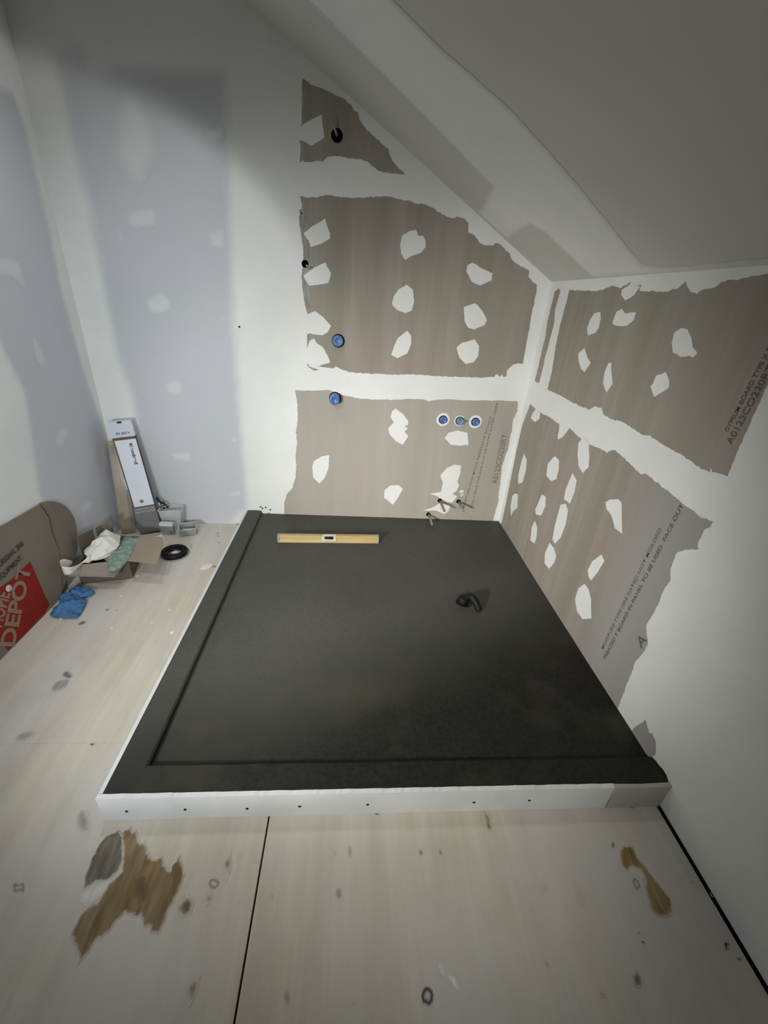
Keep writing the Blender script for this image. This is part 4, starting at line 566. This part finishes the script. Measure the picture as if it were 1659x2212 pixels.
def curb(name, x0, y0, x1, y1, top, axis):
    n = 60; bm = bmesh.new(); prof = []
    wv = (x1 - x0) if axis == 'y' else (y1 - y0)
    pr = [(0, 0), (0, top - .003), (.003, top), (wv * .5, top + .0008), (wv - .006, top), (wv, top - .005), (wv, 0)]
    rings = []
    for k in range(n + 1):
        s = k / n; ring = []
        for a, b in pr:
            if axis == 'y': q = Vector((x0 + a, y0 + (y1 - y0) * s, b))
            else: q = Vector((x0 + (x1 - x0) * s, y0 + a, b))
            if b > .01: q += noise.noise_vector(q * 18) * .0014
            ring.append(bm.verts.new(q))
        rings.append(ring)
    for r0, r1 in zip(rings, rings[1:]):
        for k in range(len(pr) - 1): bm.faces.new([r0[k], r0[k + 1], r1[k + 1], r1[k]])
    bm.faces.new(rings[0]); bm.faces.new(rings[-1][::-1])
    bmesh.ops.recalc_face_normals(bm, faces=bm.faces[:])
    me = bpy.data.meshes.new(name); bm.to_mesh(me); bm.free()
    return link(name, me, M_mortar)
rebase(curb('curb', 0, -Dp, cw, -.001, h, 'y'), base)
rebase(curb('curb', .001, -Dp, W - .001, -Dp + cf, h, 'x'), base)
def facing():
    vs, fs = [], []; n = 160
    xe = D['face_end'][0][0]
    for k in range(n + 1):
        x = -.012 + (xe + .012) * k / n
        tz = h + .001 + .0022 * noise.noise((x * 26, 2, 0)) + .0012 * noise.noise((x * 90, 5, 0))
        vs += [(x, -Dp - .012, 0.0005), (x, -Dp - .012, tz), (x, -Dp, tz + .0015), (x, -Dp, 0.0005)]
    for k in range(n):
        a = 4 * k
        for i in range(4): fs.append((a + i, a + (i + 1) % 4, a + 4 + (i + 1) % 4, a + 4 + i))
    fs += [(0, 1, 2, 3), (4 * n + 3, 4 * n + 2, 4 * n + 1, 4 * n)]
    return mesh('facing_board', vs, fs, M_facing), xe
fb, xe = facing(); rebase(fb, base)
(e0, z0_), (e1, z1_) = D['face_end']
fe = slab('facing_board', [(e0, -Dp - .0125, h + .001), (e1, -Dp - .0125, .0005), (W - .002, -Dp - .0125, .0005), (W - .002, -Dp - .0125, h + .003), ((e0 + W) / 2, -Dp - .0125, h - .002)], (0, .012, 0), M_facing2)
fe['label'] = 'bare grey end piece of the facing board'; rebase(fe, base)
fl = slab('facing_board', [(-.012, -Dp, .0005), (-.012, -.002, .0005), (-.012, -.002, h - .002), (-.012, -Dp * .5, h - .001), (-.012, -Dp, h + .001)], (.0119, 0, 0), M_facing); rebase(fl, base)
for (u, v) in D['screw']:
    s = lathe('screw', [(0, .0016), (.0035, .0014), (.0045, .0004), (.0045, 0)], (u, -Dp - .012, v), (0, -1, 0), M_black, None, 10); rebase(s, base)
sm = sheet('mortar_smear', 'right', D['right_smear'][0], .003, M_mortar, None, .003, .01, 0, 40, .003); rebase(sm, base)

# ------------------------------------------------------------------ drain with its test plug
dr = thing('drain_plug', 'black rubber drain plug with a bent strap in the mortar floor', 'drain plug', (dx, dy, hp - .01))
zb = hp - .019
o = lathe('drain_ring', [(.040, .001), (.040, .006), (.034, .009), (.030, .004), (.0, .004)], (dx, dy, zb), (0, 0, 1), M_black); rebase(o, dr)
o = lathe('plug', [(.026, .004), (.027, .026), (.022, .034), (.010, .037), (0, .037)], (dx - .004, dy + .004, zb), (0, 0, 1), M_black); rebase(o, dr)
ex, ey = D['drain'][1][0], D['drain'][1][1]
pth = []
for k in range(13):
    t = k / 12
    pth.append((dx + .006 + (ex - dx - .01) * t, dy - .004 + (ey - dy + .004) * t ** 1.5, zb + .024 + .034 * math.sin(math.pi * min(1, t * .95 + .08)) - .012 * t))
o = tube('strap', pth, .0105, M_black, None, 12, True, [.013 + .005 * abs(math.sin(k / 12 * 3)) for k in range(13)]); rebase(o, dr)

# ------------------------------------------------------------------ spirit level
l0, l1, l2, l3 = [Vector(q) for q in D['level']]
ang = math.atan2(l1.y - l0.y, l1.x - l0.x); LEN = (l1 - l0).length
lv = thing('spirit_level', 'pale yellow spirit level lying on the dark mortar floor', 'spirit level', l0 + Vector((0, 0, .0005)))
lv.rotation_euler = (0, 0, ang)
TH, HT = .024, .046
def ibeam():
    pr = [(0, 0), (TH, 0), (TH, .010), (TH - .006, .014), (TH - .006, HT - .014), (TH, HT - .010), (TH, HT), (0, HT), (0, HT - .010), (.006, HT - .014), (.006, .014), (0, .010)]
    n = len(pr); vs = [(0, a, b) for a, b in pr] + [(LEN, a, b) for a, b in pr]
    fs = [tuple(range(n))[::-1], tuple(range(n, 2 * n))] + [(i, (i + 1) % n, n + (i + 1) % n, n + i) for i in range(n)]
    return mesh('body', vs, fs, M_brass, lv)
ibeam()
for x in (-.003, LEN - .006): box('end_cap', (x, -.001, -.0002), (x + .009, TH + .001, HT + .001), M_level_end, lv, .001)
vh = box('vial_housing', (LEN * .5 - .04, -.0015, .012), (LEN * .5 + .045, TH - .004, HT + .003), M_silver, lv, .004)
vl = tube('vial', [(LEN * .5 - .024, -.003, .036), (LEN * .5 + .024, -.003, .036)], .0085, M_black, vh, 12)
box('edge_plate', (.012, .013, HT), (LEN - .012, TH - .001, HT + .0012), M_edge, lv)

# ------------------------------------------------------------------ pipe plugs in the wall
lab = ['upper of the two larger blue plugs, on the brown board', 'lower of the two larger blue plugs, just under the white joint band',
       'left one of three small blue plugs in a row', 'pale dusty middle one of three small plugs in a row', 'right one of three small blue plugs in a row']
for i, ((u, v), l) in enumerate(zip(D['cap'], lab)):
    r = .0295 if i < 2 else .0215
    t = thing('pipe_plug', l, 'pipe plug', on('back', u, v, 0), 'blue pipe plugs in the wall')
    out = (.012, .048, .010, .020, .010)[i]
    m = M_blue2 if i == 3 else M_blue
    o = lathe('hole_rim', [(r + .0048, .0005), (r + .0045, .0022), (r - .001, .0022)], on('back', u, v, 0), (0, -1, 0), M_blackmat); rebase(o, t)
    o = lathe('cap', [(r, 0), (r, out), (r * .93, out + .004), (r * .55, out + .006), (r * .5, out + .004), (0, out + .004)], on('back', u + (.001 if i > 1 else -.001), v, .0), (0, -1, 0), m); rebase(o, t)
    if i == 3:
        o = tube('string', [on('back', u + .012, v + .004, out + .004), on('back', u + .03, v - .002, .014), on('back', u + .044, v + .002, .006)], .004, M_wire); rebase(o, t)
    if i >= 2:
        R0 = r + (.018 if i != 3 else .010)
        k = lathe('compound_ring', [(R0, .0012), (R0 - .004, .0026), (r + .005, .0030), (r + .003, .0012)], on('back', u, v, 0), (0, -1, 0), M_mud, wall_back)
# ------------------------------------------------------------------ open holes with wire
u, v = D['hole'][0]
t = thing('cable_outlet', 'dark round hole with a pale wire end, top of shower wall', 'outlet', on('back', u, v, 0))
o = lathe('hole', [(.026, .0006), (.026, .0018), (.022, .0020), (0, .0020)], on('back', u, v, 0), (0, -1, 0), M_blackmat); rebase(o, t)
o = tube('wire', [on('back', u, v, .002), on('back', u - .004, v + .006, .02), on('back', u - .014, v + .024, .045), on('back', u - .02, v + .036, .06)], .0052, M_wire); rebase(o, t)
u, v = D['hole'][1]
t = thing('cable_outlet', 'small dark half-covered hole at the left edge of the brown board', 'outlet', on('back', u, v, 0))
o = lathe('hole', [(.017, .0006), (.017, .0020), (.013, .0022), (0, .0022)], on('back', u, v, 0), (0, -1, 0), M_blackmat); rebase(o, t)
o = tube('wire', [on('back', u + .006, v - .006, .003), on('back', u + .02, v - .012, .006), on('back', u + .034, v - .016, .004)], .005, M_wire); rebase(o, t)
# ------------------------------------------------------------------ pipe stubs
lab = ['reddish copper pipe stub, upper left of the three low on the wall', 'dull grey pipe stub, right one of the three low on the wall', 'lowest pipe stub, just above the mortar floor']
for i, ((u, v), l) in enumerate(zip(D['stub'], lab)):
    t = thing('pipe_stub', l, 'pipe', on('back', u, v, 0), 'pipe stubs low on the shower wall')
    L = (.155, .140, .143)[i]
    o = lathe('hole', [(.0145, .0006), (.0145, .0018), (.012, .002), (0, .002)], on('back', u - .002, v, 0), (0, -1, 0), M_blackmat, None, 18); rebase(o, t)
    o = tube('pipe', [on('back', u, v, -.01), on('back', u, v, L * .95), on('back', u, v, L)], .0075, M_copper if i == 0 else M_steel, None, 14, True, [.0075, .0075, .0062]); rebase(o, t)
for i, (u, v) in enumerate(D['speck']):
    o = lathe('mortar_speck', [(0, .002), (.004, .0016), (.006, .0004)], on('back', u, v, 0), (0, -1, 0), M_mortar, wall_back, 7)

# ------------------------------------------------------------------ flattened moving box against the left wall
xb, n0, n2 = D['flat_frame']
def fl3(u, v, t=0.0): return Vector((xb, 0, 0)) + Vector((0, -1, 0)) * u + Vector((-n2, 0, n0)) * v + Vector((n0, 0, n2)) * t
FN = Vector((n0, 0, n2))
fbx = thing('flattened_box', 'large flattened brown moving box with red print leaning on left wall', 'cardboard box', (xb, -.95, 0))
main = D['flat_main'][:]
left_top = D['flat_left']
outl = [fl3(u, v) for u, v in main] + [fl3(.80, .003), fl3(1.35, .003), fl3(1.35, .475), fl3(*left_top[3]), fl3(*left_top[2]), fl3(*left_top[1])]
o = slab('front_panel', outl, FN * -.006, M_card); rebase(o, fbx)
fp = D['flat_flap'][:]
pts = resample([Vector(q) for q in fp], .03, 0)
o = slab('side_flap', [fl3(q.x + .004, q.y, -.003 - .5 * max(0, .56 - q.x) ** 1.5) for q in pts], FN * -.006, M_card); rebase(o, fbx)
cr = [fl3(*q, .0006) for q in main[:4]]; wd = [.004, .0045, .003, .0008]
o = slab('crease', cr + [fl3(q[0] + w_, q[1], .0006) for q, w_ in list(zip(main[:4], wd))[::-1]], FN * .0005, M_ink); rebase(o, fbx)
o = slab('back_panel', [fl3(.70, .003, -.012), fl3(1.35, .003, -.012), fl3(1.35, .45, -.012), fl3(.70, .425, -.012), fl3(.67, .30, -.012)], FN * -.006, M_card3); rebase(o, fbx)
lg = slab('red_print', [fl3(u, max(v, .004), .0002) for u, v in D['flat_logo']], FN * .0006, M_red); rebase(lg, fbx)
lg['label'] = 'red slanted square printed on the box'
def flat_text(text, a, b, hgt, mat, bold, name='lettering', off=.0012):
    p, q = fl3(*a, off), fl3(*b, off)
    o = lettering(name, text, p, q - p, FN, hgt, mat, None, (q - p).length, bold); rebase(o, fbx); return o
flat_text('ORIGINAL 2000', D['flat_text1'][0], D['flat_text1'][1], .022, M_ink, .012)
flat_text('EQUIPMENT', D['flat_text2'][0], D['flat_text2'][1], .022, M_ink, .012)
flat_text('DEPOT', D['flat_big1'][0], D['flat_big1'][1], .068, M_print, .03)
flat_text('HOME', D['flat_big2'][0], D['flat_big2'][1], .060, M_print, .03)
su, sv = D['flat_sticker']
o = lathe('sticker', [(0, .0034), (.013, .0034), (.0145, .0010)], fl3(su, sv, 0), FN, M_whiteprint); rebase(o, fbx)

# ------------------------------------------------------------------ small open box with flaps
FLc, FR, BR, BL = [Vector(q) for q in D['obox_top']]
FLc.x = max(FLc.x, -.672); BL = Vector((-.69, -.36, FR.z))
ob = thing('open_box', 'small open brown cardboard box with spread flaps full of scraps', 'cardboard box', ((FLc.x + FR.x) / 2, -.5, 0))
dn = Vector((0, 0, -1))
def card(name, pts, tv, mat): return rebase(slab(name, pts, tv, mat), ob)
def lower(q, z=.001): return Vector((q.x, q.y, z))
card('side_wall', [FR, BR, lower(BR), lower(FR)], (-.004, -.001, 0), M_card3)
card('side_wall', [FLc, BL, lower(BL), lower(FLc)], (.004, 0, 0), M_card3)
card('side_wall', [FLc, FR, lower(FR), lower(FLc)], (0, .004, 0), M_card3)  # front wall: shade under the flap put into its dark colour
card('side_wall', [BL, BR, lower(BR), lower(BL)], (0, -.004, 0), M_card)
card('bottom', [lower(FLc, .002), lower(FR, .002), lower(BR, .002), lower(BL, .002)], (0, 0, .004), M_card3)
f0, f1 = [Vector(q) for q in D['obox_front']]
f0.x = max(f0.x, -.688)
card('flap', [FLc + Vector((0, 0, .001)), FR + Vector((0, 0, .001)), f1, f0], (0, 0, .004), M_card2)
card('flap', [Vector(q) for q in D['obox_rflap']], (0, 0, .004), M_cardlight)
b = [Vector(q) for q in D['obox_bflap']]
for q in b: q.x += .09
card('flap', b, (.003, .003, 0), M_card)
b = [Vector(q) for q in D['obox_lflap']]
for q in b: q.x = max(q.x + .05, -.685)
card('flap', b, (.004, 0, 0), M_card3)

def crumple(name, pts, z0, amp, freq, mat, step=.01, seed=0, thick=.0015, dome=.0, floor_z=None, smooth=True):
    """a crumpled sheet: outline on the ground, folds by ridged noise, real thickness"""
    q = resample([Vector(a) for a in pts], step, .003, seed)
    v, f, n = fill2d(q, step)
    d = bdist(v, q); dm = max(d.max(), 1e-6)
    vs = []
    for a, dd in zip(v, d):
        s = Vector((a.x * freq, a.y * freq, seed))
        r = 1 - abs(noise.noise(s)) * 2; r2 = 1 - abs(noise.noise(s * 2.3)) * 2
        k = min(1, dd / (dm * .6))
        z = z0 + amp * (.35 + .65 * k) * (max(0, r) ** 2 * .75 + max(0, r2) * .35) + dome * k ** .7
        if floor_z is not None: z = max(z, floor_z)
        vs.append((a.x, a.y, z))
    o = mesh(name, vs, [tuple(t) for t in f], mat, None, smooth)
    sd = o.modifiers.new('thickness', 'SOLIDIFY'); sd.thickness = thick; sd.offset = 1
    return o
def ribbon(name, rows, mat, thick=.001, sub=4):
    rows = [[Vector((max(q[0], -.682), q[1], q[2])) for q in r] for r in rows]
    vs, fs = [], []; k = 4
    n = len(rows); dense = []
    def cr(p0, p1, p2, p3, t): return .5 * ((2 * p1) + (p2 - p0) * t + (2 * p0 - 5 * p1 + 4 * p2 - p3) * t * t + (3 * p1 - p0 - 3 * p2 + p3) * t ** 3)
    for i in range(n - 1):
        for s in range(sub):
            ids = [max(i - 1, 0), i, i + 1, min(i + 2, n - 1)]
            dense.append([cr(*[rows[j][e] for j in ids], s / sub) for e in (0, 1)])
    dense.append(rows[-1])
    for lo, hi in dense: vs += [lo.lerp(hi, j / k) for j in range(k + 1)]
    for i in range(len(dense) - 1):
        for j in range(k): a = i * (k + 1) + j; fs.append((a, a + 1, a + k + 2, a + k + 1))
    o = mesh(name, vs, fs, mat, None, True)
    sd = o.modifiers.new('thickness', 'SOLIDIFY'); sd.thickness = thick
    return o
pp = thing('crumpled_paper', 'cream strip of crumpled paper curling out of the open box', 'paper', (-.63, -.55, .1))
o = crumple('folded_bundle', [(max(x, -.665), y) for x, y in D['bundle']], .135, .034, 11, M_cream, .020, 3, .001, .03, None, False); rebase(o, pp)
bnd = [(max(x, -.665), y) for x, y in D['bundle']]
o = crumple('folded_bundle', [(x * .9 + -.058, y * .92 - .055) for x, y in bnd], .125, .026, 14, M_cream, .018, 5, .001, .018, None, False); rebase(o, pp)
o = ribbon('strip', D['ribbon'], M_cream); rebase(o, pp)
o = ribbon('strip', D['ribbon2'], M_cream); rebase(o, pp)
o = crumple('green_film', D['green'], .112, .016, 26, M_green, .007, 8, .0008, .010)
tag(o, 'crumpled green plastic film lying over the open box flaps', 'plastic film')
o = crumple('blue_rag', [(x + .012, y - .004) for x, y in D['rag']], .002, .034, 21, M_rag, .007, 11, .002, .006, .0015, True)
tag(o, 'crumpled blue rag on the floor in front of the open box', 'rag')
sl = ['white paper scrap poking out under the blue rag', 'tiny white paper scrap at the front corner of open box', 'white paper scrap behind the tan flap of open box']
for i, (pts, l) in enumerate(zip(D['scrap'], sl)):
    o = crumple('paper_scrap', pts, .0015 if i < 2 else .108, .004, 20, M_cream if i < 2 else M_label, .006, 14 + i, .0006)
    if i == 2:
        for vtx in o.data.vertices: vtx.co.z -= .0
    tag(o, l, 'paper scrap', 'white paper scraps')

# ------------------------------------------------------------------ leaning carton, board and small containers in the corner
def frame_obj(o, org, ax, ay, az):
    m = Matrix((ax, ay, az)).transposed().to_4x4(); m.translation = org; o.matrix_world = m
b0, b1, t0, t1 = [Vector(q) for q in D['carton']]
up = ((t0 + t1) / 2 - (b0 + b1) / 2); LC = up.length; up.normalize()
xd = (b1 - b0); xd = (xd - up * xd.dot(up)).normalized(); nd = xd.cross(up)          # nd points to the room
if nd.y > 0: nd = -nd; 
WC = ((b1 - b0).length + (t1 - t0).length) / 2
org = (b0 + b1) / 2
ct = thing('tall_carton', 'long slim white carton with grey bottom leaning in the left corner', 'carton', org + Vector((0, 0, .012)))
frame_obj(ct, org + Vector((0, 0, .012)), xd, -nd, up)
hw = WC / 2; TD = .055
box('body', (-hw + .004, .002, 0), (hw - .004, TD, LC - .02), M_card3, ct, .001)
box('grey_end', (-hw + .002, 0, 0), (hw - .002, TD + .001, LC * .245), M_grey, ct, .001)
box('label', (-hw + .012, -.0012, LC * .255), (hw - .003, .002, LC * .845), M_label, ct, .0004)
box('lid', (-hw, -.003, LC * .868), (hw, TD + .003, LC), M_white, ct, .0015)
box('thumb_notch', (-.010, -.0036, LC - .012), (.012, -.002, LC - .001), M_ink, ct)
box('side_tab', (-hw - .002, .006, LC * .42), (-hw + .005, .022, LC * .52), M_white, ct)
def ctext(text, x, z, hgt, length, mat, vertical, bold=.02, y=-.0016):
    o = lettering('lettering', text, (x, y, z), (0, 0, -1) if vertical else (1, 0, 0), (0, -1, 0), hgt, mat, ct, length, bold)
    return o
ctext('Kendred', hw * .30, LC * .81, .016, .12, M_ink, True, .03)
ctext('PX 30264', -hw * .5, LC * .892, .012, hw * 1.1, M_inkgrey, False, .04, -.0036)
ctext('CARTON WITH CARE', -hw * .85, LC * .222, .009, hw * 1.7, M_whiteprint, False, .01, -.0006)
ctext('KEEP DRY  FRAGILE', -hw * .85, LC * .196, .009, hw * 1.7, M_whiteprint, False, .01, -.0006)
o = lathe('stamp', [(0, .0006), (.010, .0006), (.0105, 0)], (-hw * .05, -.0012, LC * .30), (0, -1, 0), M_inkgrey, ct, 16)
b0, b1, t0, t1 = [Vector(q) for q in D['plank']]
up = ((t0 + t1) / 2 - (b0 + b1) / 2); LP = up.length; up.normalize()
xd = (b1 - b0); xd = (xd - up * xd.dot(up)).normalized(); nd = xd.cross(up)
if nd.y > 0: nd = -nd
WP = .062
pk = thing('wrapped_board', 'tan board in a clear plastic sleeve leaning behind the white carton', 'board', (b0 + b1) / 2)
frame_obj(pk, (b0 + b1) / 2 + Vector((0, .004, .006)), xd, -nd, up)
box('board', (-WP / 2, .003, 0), (WP / 2 - .008, .019, LP), M_woodtan, pk, .002)
box('sleeve', (-WP / 2 - .004, .0005, -.002), (WP / 2 + .008, .0215, LP * .96), M_sleeve, pk, .004)
tube('crease', [(-.014, 0, LP * .78), (-.004, -.0012, LP * .70), (.0, -.001, LP * .62), (.004, -.001, LP * .56)], .0014, M_trayrim, pk, 6)

t0_, t1_ = [Vector(q) for q in D['tub']]
tb = thing('clear_tub', 'clear plastic tub beside the white carton', 'tub', (-.430, -.075, 0))
def taper_box(name, c, w0, d0, w1, d1, z0, z1, wall, mat, parent, rot=0, closed_top=False):
    def ring(w, d, z): return [Vector((sx_ * w / 2, sy_ * d / 2, z)) for sx_, sy_ in ((-1, -1), (1, -1), (1, 1), (-1, 1))]
    R_ = Matrix.Rotation(rot, 3, 'Z'); cc = Vector(c)
    rings = [ring(w0, d0, z0), ring(w1, d1, z1), ring(w1 - 2 * wall, d1 - 2 * wall, z1), ring(w0 - 2 * wall, d0 - 2 * wall, z0 + wall)]
    vs = [cc + R_ @ q for r in rings for q in r]
    fs = [(3, 2, 1, 0)] + [(4 * k + i, 4 * k + (i + 1) % 4, 4 * k + 4 + (i + 1) % 4, 4 * k + 4 + i) for k in range(3) for i in range(4)] + [(12, 13, 14, 15)]
    o = mesh(name, vs, fs, mat)
    bv = o.modifiers.new('bevel', 'BEVEL'); bv.width = .003; bv.segments = 2; bv.limit_method = 'ANGLE'
    return rebase(o, parent)
taper_box('tub', (-.447, -.056, 0), .09, .075, .13, .096, .001, .135, .002, M_clear, tb, .1)
o = tube('rim', [Vector((-.447, -.056, .135)) + Matrix.Rotation(.1, 3, 'Z') @ Vector(q) for q in ((-.065, -.048, 0), (.065, -.048, 0), (.065, .048, 0), (-.065, .048, 0), (-.065, -.048, 0))], .0028, M_trayrim, None, 6); rebase(o, tb)
g0, g1 = [Vector(q) for q in D['greybox']]
gb = thing('small_box', 'little grey box standing between white carton and plastic tray', 'box', g0)
o = box('carton_body', (g0.x - .012, g0.y, .001), (g1.x, g0.y + .026, .078), M_tray, None, .0015); rebase(o, gb)
o = lathe('stamp', [(0, .0008), (.009, .0008), (.0095, 0)], (g1.x - .016, g0.y, .02), (0, -1, 0), M_inkgrey, None, 14); rebase(o, gb)
o = box('lid', (g0.x - .013, g0.y - .001, .060), (g1.x + .001, g0.y + .027, .080), M_trayrim, None, .0015); rebase(o, gb)
tr = thing('plastic_tray', 'small open grey plastic tray on the floor near the back wall', 'tray', (-.337, -.132, 0))
taper_box('tray', (-.337, -.132, 0), .083, .075, .098, .09, .001, .048, .004, M_tray, tr, .35)
o = tube('rim', [Vector((-.337, -.132, .0485)) + Matrix.Rotation(.35, 3, 'Z') @ Vector(q) for q in ((-.047, -.043, 0), (.047, -.043, 0), (.047, .043, 0), (-.047, .043, 0), (-.047, -.043, 0))], .003, M_trayrim, None, 6); rebase(o, tr)
o = box('divider', (-.369, -.135, .003), (-.306, -.131, .034), M_trayrim, None, .001)
rebase(o, tr)
# twisted wire scrap resting on the tub and carton
ws = thing('wire_scrap', 'small twisted black and brass fitting beside the white carton', 'fitting', (-.50, -.05, .12))
wx, wy, wz = -.515, -.055, .150
o = tube('wire', [(wx - .012, wy, wz + .045), (wx + .002, wy - .006, wz + .030), (wx + .012, wy, wz + .014), (wx + .028, wy - .004, wz + .016), (wx + .036, wy, wz - .004), (wx + .046, wy + .004, wz - .014), (wx + .020, wy, wz - .022)], .006, M_black, None, 8); rebase(o, ws)
o = tube('ferrule', [(wx - .002, wy - .008, wz + .022), (wx + .012, wy - .010, wz - .012)], .0085, M_gold, None, 10); rebase(o, ws)
o = tube('ferrule', [(wx + .026, wy - .008, wz - .004), (wx + .042, wy - .010, wz - .010)], .007, M_gold, None, 10); rebase(o, ws)
# coil
cc = Vector(D['coil'][0])
cl = thing('cable_coil', 'flat black cable coil lying on the floor', 'coil', (cc.x, cc.y, 0))
def coil(name, r0, r1, z, rad, mat, seed):
    path = []
    n = 220; turns = 6
    for k in range(n + 1):
        t = k / n; a = 2 * math.pi * turns * t
        r = r0 + (r1 - r0) * (.5 - .5 * math.cos(t * math.pi * 5)) + .002 * math.sin(a * .7 + seed)
        path.append((cc.x + r * math.cos(a), cc.y + r * math.sin(a), z + .004 * math.sin(t * 17 + seed)))
    o = tube(name, path, rad, mat, None, 7); return rebase(o, cl)
coil('cable', .040, .062, .012, .0062, M_black, 0)
coil('cable', .046, .064, .021, .006, M_black, 2)
o = tube('tie', [(cc.x + .074 * math.cos(a), cc.y + .078 * math.sin(a), .004) for a in [2 * math.pi * k / 40 for k in range(41)]], .0035, M_tray, None, 6); rebase(o, cl)
o = crumple('paper_core', [(cc.x + .026 * math.cos(a), cc.y + .020 * math.sin(a)) for a in [2 * math.pi * k / 12 for k in range(12)]], .003, .012, 40, M_trayrim, .006, 31, .001, .004)
rebase(o, cl)
